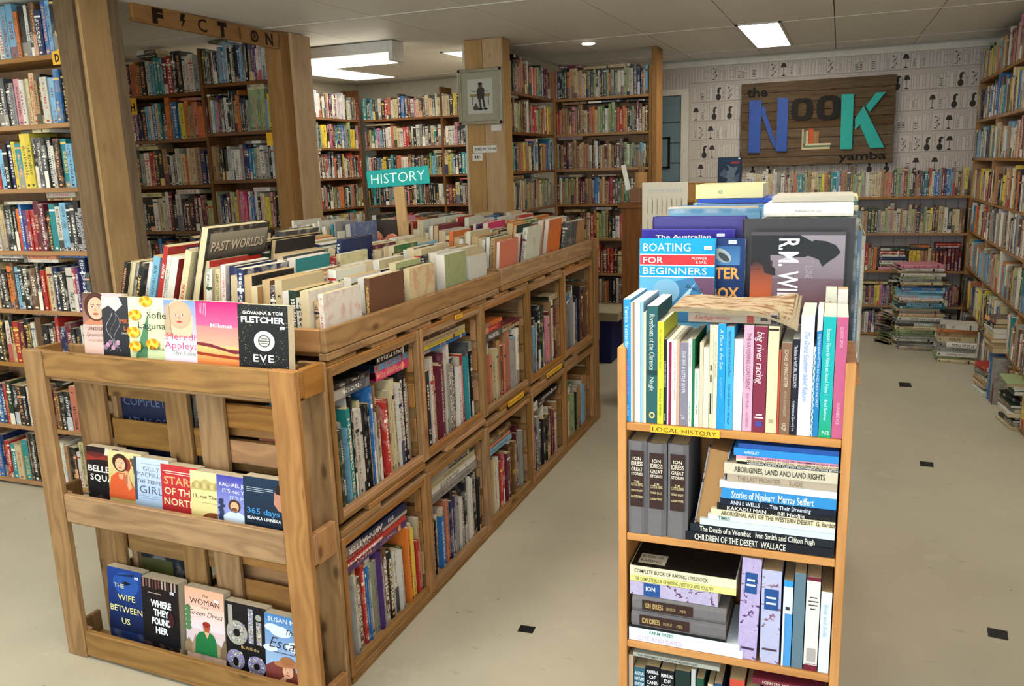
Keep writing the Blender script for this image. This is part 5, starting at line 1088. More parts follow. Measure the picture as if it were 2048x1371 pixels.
lhb(19, -.230, -.2192, 1.245, 'd8d0b8', 'cream booklet with a worn spine, middle of the LOCAL HISTORY shelf', mat=P_)
o = lhb(20, -.219, -.2112, 1.290, 'cfc6a8', 'cream booklet with black taped spine marks', mat=P_); A_ = Art(); A_.rect(.002, .03, .0045, .072, '1c1a1a'); A_.rect(.002, .095, .0045, .11, '1c1a1a'); A_.rect(.002, .118, .0045, .13, '1c1a1a'); A_.build('print', None, o, SOUTH(-.0037, -.001, 0))
lhb(21, -.211, -.2032, 1.290, 'd6ceb4', 'cream booklet left of the two bright blue spines', [('SKETCHES OF GRAFTON', .4, .5, .85, '8a8068', {})], mat=P_)
lhb(22, -.203, -.1882, 1.293, '1f8fd6', 'bright blue book with script lettering, mid shelf', [('A Place in the Sun', .5, .58, .95, 'bfe2f6', dict(shear=.2)), ('A LIFE STORY', .35, .30, .5, '7fc0ea', {})], mat=P_); 
lhb(23, -.188, -.1722, 1.288, '3fa4dc', 'sky blue book with small navy lettering, mid shelf', [('Natural History of the North Coast Rivers', .38, .52, .96, '1c4a78', {}), ('FLORA AND FAUNA OF THE VALLEY', .3, .05, .45, '1c4a78', {})], mat=P_)
lhb(24, -.172, -.1545, 1.264, 'e2e6e8', 'plain white book between the sky blue and pink spines', mat=P_)
lhb(25, -.154, -.1355, 1.292, 'dba0b8', 'pink book lettered THE VANISHING CONTINENT', [('THE VANISHING CONTINENT', .45, .40, .93, '6a5468', {}), ('Eric Rolls', .35, .22, .36, '8a6a80', {}), ('HUTCHINSON', .3, .04, .18, '8a6a80', {})], mat=P_)
o = lhb(26, -.135, -.1105, 1.291, '7c2a40', 'maroon book lettered big river racing', [('big river racing', .62, .47, .95, 'e8d0d8', dict(shear=.15))], mat=P_); A_ = Art(); A_.rect(.004, .028, .020, .031, 'd8c8d0'); A_.rect(.006, .034, .018, .037, 'd8c8d0'); A_.rect(.006, .012, .018, .022, '3c4a9c'); A_.build('print', None, o, SOUTH(-.0118, -.001, 0))
o = lhb(27, -.110, -.0893, 1.292, 'dcc8a4', 'plain cream spine right of the maroon racing book', mat=P_); A_ = Art(); A_.rect(.001, .203, .019, .207, '2c2420'); A_.rect(.006, .02, .014, .028, 'b09c80'); A_.build('print', None, o, SOUTH(-.01, -.001, 0))
lhb(28, -.089, -.0853, 1.246, 'b5462c', 'thin red-orange booklet beside the plain cream spine', mat=P_)
lhb(29, -.085, -.0653, 1.261, '7e5e48', 'brown book with pale lettering, right part of the shelf', [('ECHOES OF MANCHESTER', .38, .52, .93, 'd8c8b4', {}), ('HISTORY OF AN IMMIGRANT', .3, .2, .48, 'c0a890', {}), ('UQP', .4, .04, .12, 'e0d4c4', {})], mat=P_)
lhb(30, -.065, -.0523, 1.269, '1b1b28', 'black book lettered The Battle for NATURAL RESOURCES', [('The Battle for NATURAL RESOURCES', .5, .50, .94, 'dcdce4', {}), ('Congressional Quarterly Inc', .42, .04, .36, 'dcdce4', {})], mat=P_)
lhb(31, -.052, -.0273, 1.314, 'd2d8ec', 'thick white-lavender book lettered in blue script', [('The Grand Southern Island Reborn', .42, .30, .88, '7a8cc4', dict(shear=.3))], mat=P_)
o = lhb(32, -.027, -.0233, 1.256, 'cfe0e6', 'thin blue and white checked booklet', mat=P_); A_ = Art(); [A_.rect(.0005+(q % 2)*.0016, q*.006, .0018+(q % 2)*.0016, q*.006+.005, '1f6a98') for q in range(28)]; A_.build('print', None, o, SOUTH(-.0018, -.001, 0))
o = lhb(33, -.023, -.0135, 1.316, '1f78b0', 'blue book with a torn white spine head', [('PEOPLES BANK HISTORY FLOWED SINCE THE GREAT', .4, .25, .85, 'cfe4f0', {})], mat=P_); A_ = Art(); A_.poly([(0, .205), (.009, .208), (.009, .246), (.002, .262), (0, .25)], 'd0dcd8'); A_.build('torn_paper', None, o, SOUTH(-.0046, -.0009, 0))
o = lhb(34, -.013, .0098, 1.314, '17a8a8', 'tall teal and green book right end of the shelf', [('Economics History for Victoria and Around, Volume 1', .32, .36, .90, 'd6f0ec', {}), ('Brad Summer', .28, .14, .32, 'd6f0ec', {})], mat=P_, page='e2ddcc'); A_ = Art(); A_.rect(0, 0, .0218, .09, '1f9c6c', '17a8a8'); A_.txt('N2', .006, .006, .008, 'd6f0ec'); A_.build('print', None, o, SOUTH(-.0109, -.0008, 0))
o = lhb(35, .010, .0305, 1.314, 'b8587e', 'tall mauve-pink book at the right end of the shelf', [('ECONOMIC REPORT', .3, .75, .92, 'e4b8cc', {}), ('OUR HERITAGE', .3, .12, .3, 'e4b8cc', {})], mat=P_)
# page-block tops of the two tall books behind (taller white-paper books)
for x0, x1, lab in ((-.0125, .0093, 'white-paged volume standing behind the teal book'), (.0098, .0300, 'white-paged volume standing behind the mauve-pink book')):
    t = x1-x0-.0012; book(Matrix.Translation(((x0+x1)/2, yb+D_+.002, 1.0805)), t, .262, .036, 'w', False, 'local_history_book', lab, 'book', None, True)
# curled old magazine and a brown book lying over the row
zt = 1.2935
mt = Matrix.Translation((-.262, yb+.004, zt+.0105)) @ Matrix(((0,0,1,0),(0,1,0,0),(-1,0,0,0),(0,0,0,1)))
o = book(mt, .0185, .168, .14, 'x', False, 'local_history_book', 'brown-grey book lying flat on the row, red script on its spine', 'book', None, True, 'print', col='8f8072')
A_ = Art(); A_.txt('Kinchela', .012, .0045, .010, '9a3c2c', w=.035, shear=.4); A_.txt('CHRONICLES', .05, .006, .006, '9a3c2c', w=.03, shear=.2); A_.rect(.112, .001, .124, .0175, '8a3a34'); A_.rect(.137, .006, .150, .012, '3c3430'); A_.rect(.156, .001, .167, .0175, '22242c'); A_.build('print', None, o, plane((-.00925+.0185-.0185, -.0008, 0), (0, 0, 1), (-1, 0, 0)) if False else Matrix(((0,-1,0,.00925),(0,0,-1,-.0008),(1,0,0,0),(0,0,0,1))))
mg = empty('old_magazine', (-.30, yb-.003, zt+.021), 'curled yellowed old magazine lying over the LOCAL HISTORY books', 'magazine')
nx, ny = 26, 4
def sheet(lift, x0, x1, d0, d1):
    vs = []
    for j in range(ny):
        for i in range(nx):
            u = i/(nx-1); v = j/(ny-1); x = x0+(x1-x0)*u; y = d0+(d1-d0)*v
            z = lift - .030*max(0, (u-.60)/.40)**1.6*(1-v)**1.5 + .010*max(0, (u-.75)/.25)**2*v + .002*math.sin(u*9)
            vs.append((x, y, z))
    fs = [(j*nx+i, j*nx+i+1, (j+1)*nx+i+1, (j+1)*nx+i) for j in range(ny-1) for i in range(nx-1)]
    return vs, fs
for k in range(6):
    vs, fs = sheet(.0014*k, .001*k, .243-.003*k+.002*(k % 2), .0015*k, .17)
    n = len(vs); vs2 = vs+[(x, y, z-.0011) for x, y, z in vs]; fs2 = fs+[tuple(i+n for i in q[::-1]) for q in fs]
    fs2 += [(i+1, i, i+n, i+1+n) for i in range(nx-1)]+[((j+1)*nx+nx-1, j*nx+nx-1, j*nx+nx-1+n, (j+1)*nx+nx-1+n) for j in range(ny-1)]+[(j*nx, (j+1)*nx, (j+1)*nx+n, j*nx+n) for j in range(ny-1)]
    mk('leaf', vs2, fs2, 'oldpaper' if k < 5 else 'oldcover', mg, smooth=False)
# ---- second shelf: grey set, leaning volume, stack
def grey(x0, x1, h, lab, z0=.8365):
    o = custom((x0+x1)/2, yb, z0, 0, (x1-x0)*.97, h, .16, '6f6a6c', lab, 'local_history_book', 'book', True, 'cloth', (), page='c8b890')
    t = (x1-x0)*.97; A = Art(); w1 = t*.72; A.rect(0, 0, w1, h*.60, '35211c')
    for q, (yy, s, tx) in enumerate([(.50, .036, 'ION'), (.44, .05, 'IDRIESS'), (.385, .04, 'GREAT'), (.34, .03, 'STORIES'), (.26, .022, 'THE'), (.225, .032, 'CATTLE KING'), (.165, .022, 'GOLD DUST'), (.10, .022, 'LASSETERS')]): A.txt(tx, w1/2, h*yy, h*s*1.0, 'cfc090' if q > 3 else 'd8d0bc', align='C', mx=w1*.85, bold=.02)
    A.build('spine_label', None, o, SOUTH(-w1/2, -t*.14-.0009, h*.30)); return o
grey(-.382, -.342, .205, 'grey cloth hardback with brown label, first of three on the second pine shelf')
grey(-.342, -.300, .203, 'grey cloth hardback with brown label, second of three')
grey(-.299, -.256, .205, 'grey cloth hardback with brown label, third of three, beside the leaning volume')
o = custom(-.228, yb+.17, .838, R(180), .043, .20, .165, '2f4a56', 'worn blue-grey volume leaning with tan page edges outward', 'local_history_book', 'book', True, 'marble', (), tilt=R(-9), page='a87c4c', inkc='22343e')
rng = random.Random(41)
ST = [(-.262, .020, '15171e', 'large black book lettered in white, lowest in the second-shelf stack', 'CHILDREN OF THE DESERT  WALLACE', .016, 'd8d4c8', .62), (-.252, .018, '1a2026', 'black book lettered The Death of a Wombat, second from bottom of stack', 'The Death of a Wombat   Ivan Smith and Clifton Pugh', .018, 'd8d4c8', .80), (-.232, .014, 'c6d2d6', 'pale grey-white book in the lower part of the second-shelf stack', '', 0, '', 0), (-.216, .012, 'd2e2dc', 'pale mint-white book in the lower part of the second-shelf stack', 'TIMES', .01, '6a7a74', .1), (-.210, .014, 'd8ccaa', 'cream book lettered ABORIGINAL ART OF THE WESTERN DESERT', 'ABORIGINAL ART OF THE WESTERN DESERT  G. Bardon', .012, '4a4030', .92),
 (-.198, .012, '17181c', 'black book lettered KAKADU MAN in the stack', 'KAKADU MAN . . . Bill Neidjie', .012, 'dcd8cc', .66), (-.192, .013, '151c2c', 'navy-black book lettered This Their Dreaming in the stack', 'ANN E WELLS  . . . This Their Dreaming', .010, 'c8d0dc', .70), (-.190, .024, '2f86c4', 'thick blue book lettered Stories of Ngukurr in the stack', 'Stories of Ngukurr  Murray Seiffert', .016, 'd6e6ee', .72), (-.194, .015, 'dfe6e8', 'white book above the thick blue one in the stack', '', 0, '', 0), (-.180, .017, 'b0a08c', 'tan book lettered THE LAST FRONTIERS in the stack', 'THE LAST FRONTIER . . . SLADE', .010, '8a7660', .6),
 (-.186, .024, 'c9bfa8', 'cream book lettered ABORIGINES, LAND AND LAND RIGHTS', 'ABORIGINES, LAND AND LAND RIGHTS', .012, '3c3428', .80), (-.162, .006, '121216', 'thin black report in the upper stack on the second pine shelf', 'ABORIGINAL DEATHS IN CUSTODY RECOMMENDATIONS BOOK 2', .004, 'e0e0e0', .92), (-.163, .006, 'd8c8a8', 'thin cream report in the upper stack on the second pine shelf', 'ABORIGINAL DEATHS IN CUSTODY RECOMMENDATIONS BOOK 3', .004, '3c3428', .92), (-.163, .006, 'dc9ab0', 'thin pink report in the upper stack on the second pine shelf', 'ABORIGINAL DEATHS IN CUSTODY RECOMMENDATIONS: BOOK 1', .004, '4a2834', .92), (-.168, .016, '2c86cc', 'bright blue book near the top of the second-shelf stack', 'WRIGLEY', .006, 'cfe4f4', .15), (-.160, .010, '24509c', 'dark blue book topping the second-shelf stack', '', 0, '', 0)]
z = .8368; tot = sum(s[1] for s in ST); kz = .218/tot
for (xl, t, col, lab, tx, th_, ic, wf) in ST:
    t *= kz; L_ = .028-xl-.002
    mt = Matrix.Translation((xl, yb-.004+rng.uniform(0, .004), z+t/2)) @ Matrix(((0,0,1,0),(0,1,0,0),(-1,0,0,0),(0,0,0,1)))
    o = book(mt, t*.97, L_, .17, 'k', False, 'local_history_book', lab, 'book', None, True, 'print', col=col, page='d8d0ba')
    if tx:
        A = Art(); A.txt(tx, .02, (t-min(th_*kz, t*.7))/2, min(th_*kz, t*.7), ic, w=L_*wf, bold=.02); A.build('print', None, o, Matrix(((0,-1,0,t/2),(0,0,-1,-.0008),(1,0,0,0),(0,0,0,1))))
    z += t
# ---- third shelf
Z3 = .5845
FT = [(.150+.092, .017, 'dfe6ee', 'white book lettered CUT AND DRIED, lowest in the third-shelf pile', 'CUT AND DRIED', .011, 'c4a8cc', .42, 'print', 0), (.236, .012, 'dde8ec', 'white book lettered FARM TREES, second in the third-shelf pile', 'FARM TREES', .008, '1f7a5c', .28, 'print', .04), (.20, .008, '16171a', 'thin black book in the third-shelf pile', '', 0, '', 0, 'print', 0)]
z = Z3
def flatb(xl, L_, t, col, lab, mat='print', tx='', th_=0, ic='', wf=0, off=.01, d=.165, hard=False, ink=None, page='d8d0ba', rz=0):
    global z
    mt = Matrix.Translation((xl, yb-.003, z+t/2)) @ Matrix.Rotation(R(rz), 4, 'Z') @ Matrix(((0,0,1,0),(0,1,0,0),(-1,0,0,0),(0,0,0,1)))
    o = book(mt, t*.97, L_, d, 'k', hard, 'local_history_book', lab, 'book', None, True, mat, ink, col=col, page=page)
    if tx: A = Art(); A.txt(tx, off, (t-th_)/2, th_, ic, w=L_*wf, bold=.01); A.build('print', None, o, Matrix(((0,-1,0,t/2),(0,0,-1,-.0008-(t*.14 if hard else 0)),(1,0,0,0),(0,0,0,1))))
    z += t; return o
flatb(-.380, .240, .018, 'dfe6ee', 'white book lettered CUT AND DRIED, lowest in the third-shelf pile', tx='CUT AND DRIED', th_=.010, ic='c4a8cc', wf=.40, off=.02)
flatb(-.380, .234, .013, 'dde8ec', 'white book lettered FARM TREES in the third-shelf pile', tx='FARM TREES', th_=.007, ic='1f7a5c', wf=.22, off=.045)
flatb(-.378, .205, .006, '16171a', 'thin black book in the third-shelf pile')
def labelflat(o, t, L_, a, b):
    A = Art(); A.rect(0, 0, b-a, t*.66, '35211c'); A.txt('ION IDRIESS', .006, t*.16, t*.34, 'c0a468', w=(b-a)*.36, bold=.02); A.txt('DRUMS OF', (b-a)*.48, t*.2, t*.2, 'b09a68', w=(b-a)*.18); A.txt('MER', (b-a)*.75, t*.2, t*.2, 'b09a68', w=(b-a)*.12)
    A.build('spine_label', None, o, Matrix(((0,-1,0,t*.33),(0,0,-1,-t*.14-.0009),(1,0,0,a),(0,0,0,1))))
o = flatb(-.374, .200, .036, '6f6a6c', 'grey cloth hardback lying flat, lower of two in the third-shelf pile', 'cloth', hard=True, page='c8b890'); labelflat(o, .036, .2, .018, .125)
o = flatb(-.372, .198, .036, '726d6e', 'grey cloth hardback lying flat, upper of two in the third-shelf pile', 'cloth', hard=True, page='c8b890'); labelflat(o, .036, .2, .022, .130)
o = flatb(-.378, .186, .032, '9a8cb8', 'violet marbled book lying flat above the grey volumes', 'marble', ink='5a3c5c'); A = Art(); A.rect(0, 0, .035, .029, '234a86'); A.txt('ION', .005, .012, .010, 'd6dce8', bold=.03, w=.02); A.build('spine_label', None, o, Matrix(((0,-1,0,.0145),(0,0,-1,-.0009),(1,0,0,.03),(0,0,0,1))))
flatb(-.378, .222, .015, 'ded884', 'yellow book on raising livestock and poultry lying flat', tx='THE COMPLETE BOOK OF RAISING LIVESTOCK AND POULTRY', th_=.009, ic='6a6430', wf=.75)
o = flatb(-.378, .222, .021, 'e0d8b4', 'cream book on raising livestock and poultry with a black cover, topmost of the pile', tx='COMPLETE BOOK OF RAISING LIVESTOCK', th_=.009, ic='2c2820', wf=.70)
A = Art(); A.rect(0, 0, .218, .160, '1a1614'); A.rect(.012, .015, .07, .06, 'cfc6ac'); A.txt('BOOK OF', .016, .042, .012, '1a1614', w=.045); A.txt('RAISING', .016, .022, .012, '1a1614', w=.045); A.build('cover_print', None, o, Matrix(((0,0,-1,-.0106),(0,1,0,.001),(1,0,0,.002),(0,0,0,1))))
def v3(x0, x1, zt, col, lab, mat='print', ink=None, tilt=0, txts=(), hard=False, prints=()):
    t = (x1-x0)*.95; h = zt-Z3
    o = custom((x0+x1)/2, yb, Z3+(abs(math.sin(tilt))*t/2), 0, t, h, .16, col, lab, 'local_history_book', 'book', hard, mat, [(s, t*wk, h*a, h*b, c, kw) for (s, wk, a, b, c, kw) in txts], tilt, 'b8a07a', ink)
    A = Art()
    for (a, b, c0, c1, cc) in prints: A.rect(t*a, h*b, t*c0, h*c1, cc)
    if prints: A.build('spine_label', None, o, SOUTH(-t/2, -(t*.14 if (hard and t > .015) else 0)-.0007, 0))
    return o
v3(-.152, -.112, .812, '9c86c4', 'violet marbled volume standing in the third-shelf row', 'marble', '5a3c6c', tilt=R(1.5), prints=[(.2, .66, .82, .86, '234a86'), (.3, .78, .7, .80, 'd6dce8'), (.28, .73, .74, .75, 'd6dce8'), (.2, .10, .85, .12, '3c2444')])
v3(-.107, -.067, .792, '9aa6d0', 'pale blue marbled volume standing in the third-shelf row', 'marble', '7c5a70', prints=[(.15, .58, .88, .80, '234a86'), (.25, .70, .75, .72, 'd6dce8'), (.25, .64, .75, .66, 'd6dce8'), (.12, .14, .88, .16, '4a3040')])
v3(-.064, -.045, .775, '4a90cc', 'white and blue slim volume in the third-shelf row', prints=[(.0, .93, 1, 1, '2f8fd0'), (.0, .62, 1, .93, 'cfdcec'), (.25, .66, .7, .70, '2c3440'), (.0, 0, .2, .62, 'dfe6f0')])
v3(-.044, -.022, .795, '5c7482', 'plain blue-grey volume in the third-shelf row')
v3(-.021, .006, .790, 'd8d4d0', 'white book with maroon bands in the third-shelf row', txts=(), prints=[(0, .96, 1, 1, '6b1c30'), (0, .0, 1, .06, '6b1c30'), (.1, .07, .9, .075, '8a4a58'), (.25, .78, .8, .79, '2c2424'), (.15, .74, .9, .75, '2c2424'), (.2, .70, .85, .71, '2c2424'), (.3, .66, .7, .67, '2c2424'), (.2, .10, .85, .24, 'a8a09c')])
v3(.007, .028, .762, 'd2dee8', 'white book at the right end of the third-shelf row', txts=[('Birds and Shells', .4, .45, .85, '9ab4cc', dict(shear=.2))])
# ---- fourth shelf (only the tops show)
Z4 = .3385
def v4(x0, x1, zt, col, lab, txts=(), page='b8a07a', mat='print', lines=(), lc='e8e8ea'):
    t = (x1-x0)*.95; h = zt-Z4
    o = custom((x0+x1)/2, yb, Z4, 0, t, h, .15, col, lab, 'local_history_book', 'book', False, mat, (), 0, page, None); A = Art()
    for q, l in enumerate(lines): A.txt(l, t/2, h-.018-q*.013, .0085, lc, align='C', mx=t*.88, bold=.03)
    if lines: A.build('lettering', None, o, SOUTH(-t/2, -.0008, 0))
v4(-.382, -.371, .545, 'b09880', 'tan booklet at the left end of the fourth pine shelf'); v4(-.370, -.345, .518, '2f5a6c', 'blue-green volume on the fourth pine shelf', lines=['AUSTRAL', 'NATURE', 'OF HISTORY'], lc='cfe0e8'); v4(-.344, -.313, .527, '131318', 'first black volume lettered MANUAL OF CANE-GROWING', lines=['MANUAL', 'OF', 'CANE-', 'GROWING']); v4(-.312, -.281, .524, '131318', 'second black volume lettered MANUAL OF CANE-GROWING', lines=['MANUAL', 'OF', 'CANE-', 'GROWING'])
v4(-.280, -.246, .530, '1a2c28', 'dark green volume on the fourth pine shelf'); v4(-.245, -.236, .538, 'b0b4b4', 'thin grey booklet on the fourth pine shelf'); v4(-.234, -.218, .519, '1f4a38', 'small green volume on the fourth pine shelf'); v4(-.210, -.198, .51, 'c8bfa8', 'thin cream booklet on the fourth pine shelf'); v4(-.196, -.180, .515, '24486c', 'small blue volume on the fourth pine shelf'); v4(-.165, -.133, .532, 'bc4a34', 'red-orange volume on the fourth pine shelf'); v4(-.131, -.102, .520, '5c4034', 'brown volume on the fourth pine shelf')
v4(-.098, -.075, .515, '2c2c30', 'charcoal volume on the fourth pine shelf'); v4(-.072, -.050, .510, 'd0ccc4', 'white volume on the fourth pine shelf'); v4(-.047, -.022, .508, '5a2430', 'maroon volume on the fourth pine shelf'); v4(-.02, .004, .510, '8a8478', 'grey volume on the fourth pine shelf'); v4(.006, .027, .505, '3a5a3c', 'green volume on the fourth pine shelf')
z = .546; flatb(-.371, .185, .0095, 'a0a298', 'grey report lying flat over the fourth pine shelf', tx='THE TREATMENT OF CATTLE BY MODERN VETS', th_=.005, ic='3c3c38', wf=.7)
z = .5335; flatb(-.118, .142, .014, '6b2430', 'maroon book lying flat over the fourth pine shelf', tx='FORESTRY AND AFTERMATH', th_=.007, ic='d8c8b8', wf=.7, off=.02)
row((-.383, LHY+.012, .0805), 0, .41, 'kwsGmcbXkwsrtckw', 'bottom pine shelf, local history case', (.018, .03, .16, .2, .15), 'local_history_book', 'book', 'book', seed=955)
# ------------------------------------------------------------------ second unit behind, with rows of large books on top
ru = empty('low_bookcase', (-.25, 2.7, 0), 'low pine bookcase behind the local history shelf, books on top', 'bookcase')
box('side_panel', .03, .048, 1.83, 3.75, 0, 1.13, 'orange', ru, .0015); box('side_panel', -.455, -.437, 1.84, 3.75, 0, 1.13, 'orange', ru, .0015)
for z_ in (.08, .45, .80, 1.145): box('shelf', -.455 if z_ > 1 else -.4365, .064 if z_ > 1 else .0295, 1.831, 3.75, z_-.016, z_, 'orange', ru, .0015)
box('divider', -.26, -.25, 1.84, 3.74, .081, 1.128, 'orange', ru)
ZT = 1.146
def facing(x0, x1, y, zt, t, col, lab, art=None, page='dcd6c8', z0=ZT, hard=True, tiltb=3, mat='cover', hid=.142):
    """book standing behind the front shelf with its cover toward the shopfront"""
    w1 = x1-x0; h = zt-z0
    mt = Matrix.Translation((x0, y, z0)) @ Matrix.Rotation(R(-tiltb), 4, 'X') @ Matrix.Rotation(R(-90), 4, 'Z') @ Matrix.Translation((t/2, 0, 0))
    # Rz(-90): local -Y(spine) -> -X (left), local +X -> -Y (front cover)
    o = book(mt, t, h, w1, 'k', hard, 'large_book', lab, 'book', None, True, mat, None, page=page, col=col)
    if art: art.remap(hid, h); art.build('cover_print', None, o, plane((t/2+.0006, .0005, 0), (0, 1, 0), (0, 0, 1)))
    return o
A = Art(); W_, H_ = .165, .292; z5 = H_
A.rect(0, 0, W_, H_-.115, '6fb0d4', '58a4cc')
A.rect(0, .245, W_, H_-.001, '1592d4'); A.rect(0, .214, W_, .243, 'cf2f36'); A.rect(0, .181, W_, .212, '1592d4'); A.rect(0, .243, W_, .2455, 'e6eef2'); A.rect(0, .2115, W_, .2145, 'e6eef2'); A.rect(0, .178, W_, .1815, 'e6eef2')
A.txt('BOATING', .007, .254, .024, 'd6ecf6', w=.105, bold=.005); A.txt('FOR', .007, .219, .019, 'e2ecf2', w=.045, bold=.005); A.txt('POWER', .115, .230, .008, 'e6d8dc', w=.034); A.txt('& SAIL', .124, .219, .008, 'e6d8dc', w=.024); A.txt('BEGINNERS', .007, .1875, .020, 'd6ecf6', w=.142, bold=.005)
A.poly([(.0, .10), (.045, .155), (.11, .178), (W_, .178), (W_, .05), (0, .05)], '3f7aa8'); A.ell(.06, .138, .030, .036, '7aaccc'); A.poly([(.08, .10), (.125, .165), (.10, .10)], 'a8d0e6'); A.poly([(.12, .178), (W_, .178), (W_, .10), (.145, .12)], '6a4a66'); A.txt('DAGC', .103, .150, .010, '1c3048', rot=-.4); A.poly([(.11, .10), (.14, .135), (.15, .10)], '9ac4dc'); sticker(A, .142, .258)
facing(-.408, -.242, 1.842, 1.436, .018, '2a8ac0', 'blue and red cover lettered BOATING FOR BEGINNERS behind the front shelf', A, hid=.068)
A = Art(); A.rect(0, 0, .19, .290, '142c5a', '1a3566'); A.rect(.105, .205, .18, .265, '4a7aa8', '2c5a8c'); A.ell(.142, .235, .016, .026, '9aa4a8', 14, rot=.6); A.ell(.146, .23, .008, .018, '3c4448', 10, rot=.6); sticker(A, .155, .272)
A.txt('SALTWATER', .012, .162, .036, 'e0a050', w=.168, bold=.04); A.txt('TACKLEBOX', .012, .098, .036, 'e0a050', w=.168, bold=.04)
facing(-.372, -.180, 1.865, 1.434, .022, '142c5a', 'navy fishing book with orange lettering behind the boating book', A, hid=.09)
A = Art(); A.rect(0, 0, .205, .302, '3a2c9c', '2c2480'); A.txt('The Australian', .03, .268, .015, 'e2e0f0', w=.125, bold=.03); A.rect(.012, .262, .195, .2635, 'c8c8e0'); A.txt('FISHING', .015, .225, .032, 'c8c4e8', w=.17, bold=.03); sticker(A, .168, .276)
facing(-.415, -.208, 1.905, 1.452, .026, '33288c', 'purple cover lettered The Australian FISHING behind the boating book', A)
facing(-.395, -.190, 1.965, 1.478, .040, '2a2070', 'purple volume third in the left back row', None, tiltb=1)
A = Art(); A.rect(0, 0, .215, .325, '3c6a90', '6a98b8'); A.txt('THE WORLD OF', .09, .295, .013, '1c2c44', w=.10); 
facing(-.385, -.168, 2.09, 1.488, .030, '4f80a4', 'hazy blue volume lettered THE WORLD OF, fourth in the left back row', A, tiltb=1)
rng = random.Random(51)
facing(-.405, -.185, 2.20, 1.488, .035, 'b8b09c', 'cream volume fifth in the left back row', tiltb=1); facing(-.425, -.195, 2.34, 1.478, .045, '2f66a8', 'mid blue volume sixth in the left back row', tiltb=1)
facing(-.40, -.165, 2.46, 1.47, .040, '6fa0c8', 'pale blue volume seventh in the left back row', tiltb=1); facing(-.45, -.19, 2.62, 1.47, .05, '3c78b0', 'blue volume eighth in the left back row', tiltb=1); facing(-.42, -.20, 2.80, 1.462, .05, '8fa8b0', 'grey-blue volume ninth in the left back row', tiltb=1)
facing(-.45, -.16, 3.0, 1.455, .055, '274f9c', 'deep blue volume tenth in the left back row', tiltb=1); facing(-.50, -.22, 3.25, 1.45, .06, '9fb0b8', 'pale grey volume farthest in the left back row', tiltb=1)
facing(-.212, -.150, 2.02, 1.45, .03, '2f6080', 'blue-green volume tucked between the two back rows', tiltb=1)
z = 1.466
def topflat(x0, x1, y, zb, t, d, col, lab, tx=None, rz=0, mat='print', ic='6a6a60', page='d8d0ba', wf=.3, hard=False):
    mt = Matrix.Translation((x0, y, zb+t/2)) @ Matrix.Rotation(R(rz), 4, 'Z') @ Matrix(((0,0,1,0),(0,1,0,0),(-1,0,0,0),(0,0,0,1)))
    o = book(mt, t, x1-x0, d, 'k', hard, 'large_book', lab, 'book', None, True, mat, None, col=col, page=page)
    if tx: A = Art(); A.txt(tx, (x1-x0)*.35, t*.35, t*.22, ic, w=(x1-x0)*wf); A.build('print', None, o, Matrix(((0,-1,0,t/2),(0,0,-1,-.0008-(t*.14 if hard else 0)),(1,0,0,0),(0,0,0,1))))
    return o
topflat(-.46, -.20, 3.0, 1.458, .014, .3, '2c50b0', 'blue book lying flat on the far end of the left back row'); topflat(-.47, -.24, 3.02, 1.4735, .048, .24, 'd8d8a4', 'thick pale yellow book lying on top at the far end of the left back row', 'IZ', ic='3c6a80', wf=.06)
# right back row
A = Art(); A.rect(0, 0, .188, .290, '6f5a64', '8a828c'); A.rect(0, 0, .188, .12, '7a5a62', '6f5a64'); A.rect(0, .0, .045, .19, 'd86a3c', '3a2c30')
A.poly([(.0, .29), (.10, .29), (.13, .26), (.125, .22), (.11, .205), (.08, .205), (.055, .212), (.04, .212), (.042, .17), (.05, .16), (.052, .13), (.03, .14), (.02, .19), (0, .20)], '24272b')
A.poly([(.108, .215), (.10, .25), (.12, .262), (.128, .272), (.15, .268), (.170, .252), (.180, .225), (.170, .205), (.160, .192), (.145, .168), (.138, .195), (.125, .205)], '24272b')
A.poly([(.0, .20), (.02, .205), (.035, .18), (.052, .155), (.048, .13), (.035, .138), (.026, .17), (.01, .185), (0, .17)], '2a2528')
for q in range(6): A.rect(.0, .155+q*.008, .022, .1565+q*.008, '241c1e')
A.txt('R.M. WILL', .058, .278, .042, 'e4e6ea', w=.275, rot=-math.pi/2, bold=.02); A.txt('LONE', .112, .17, .016, 'a098a0', w=.05, rot=-math.pi/2)
facing(-.168, .022, 1.845, 1.450, .012, '3a3036', 'large dark cover with white lettering and the silhouette of a man in a hat', A)
facing(-.186, .038, 1.893, 1.475, .030, '241c1c', 'larger black-brown book right behind the silhouette cover', page='dedad0')
topflat(-.150, .034, 1.93, 1.4775, .026, .22, 'dcdcd8', 'thick white-spined book lying on top of the right back row', 'Wildflowers of the coast', ic='6a6a60', hard=True, mat='print')
topflat(-.140, .036, 2.02, 1.5045, .012, .24, 'a8a498', 'grey-cream book lying on the thick white-spined one')
for k, (y_, zt_, c, lb_) in enumerate([(1.93, 1.476, '2c3a34', 'dark green'), (2.02, 1.474, 'b0a890', 'cream'), (2.12, 1.476, '6a5a4c', 'brown'), (2.22, 1.470, 'c8c0b0', 'off-white'), (2.34, 1.468, '4a5a54', 'grey-green'), (2.5, 1.462, '9c8a70', 'tan'), (2.68, 1.46, '3c3c40', 'charcoal'), (2.9, 1.455, 'b4b0a4', 'pale grey'), (3.15, 1.45, '5a6a60', 'dull green')]):
    facing(-.145, .044, y_, zt_, .05, c, f'{lb_} volume, {nth(k+3)} in the right back row', None, tiltb=.5)
topflat(-.125, .05, 2.35, 1.478, .012, .26, '4d6a5c', 'green and white book lying farther back on the right back row'); topflat(-.135, .052, 2.30, 1.4665, .011, .3, 'd4cca8', 'cream book lying under the green and white one')
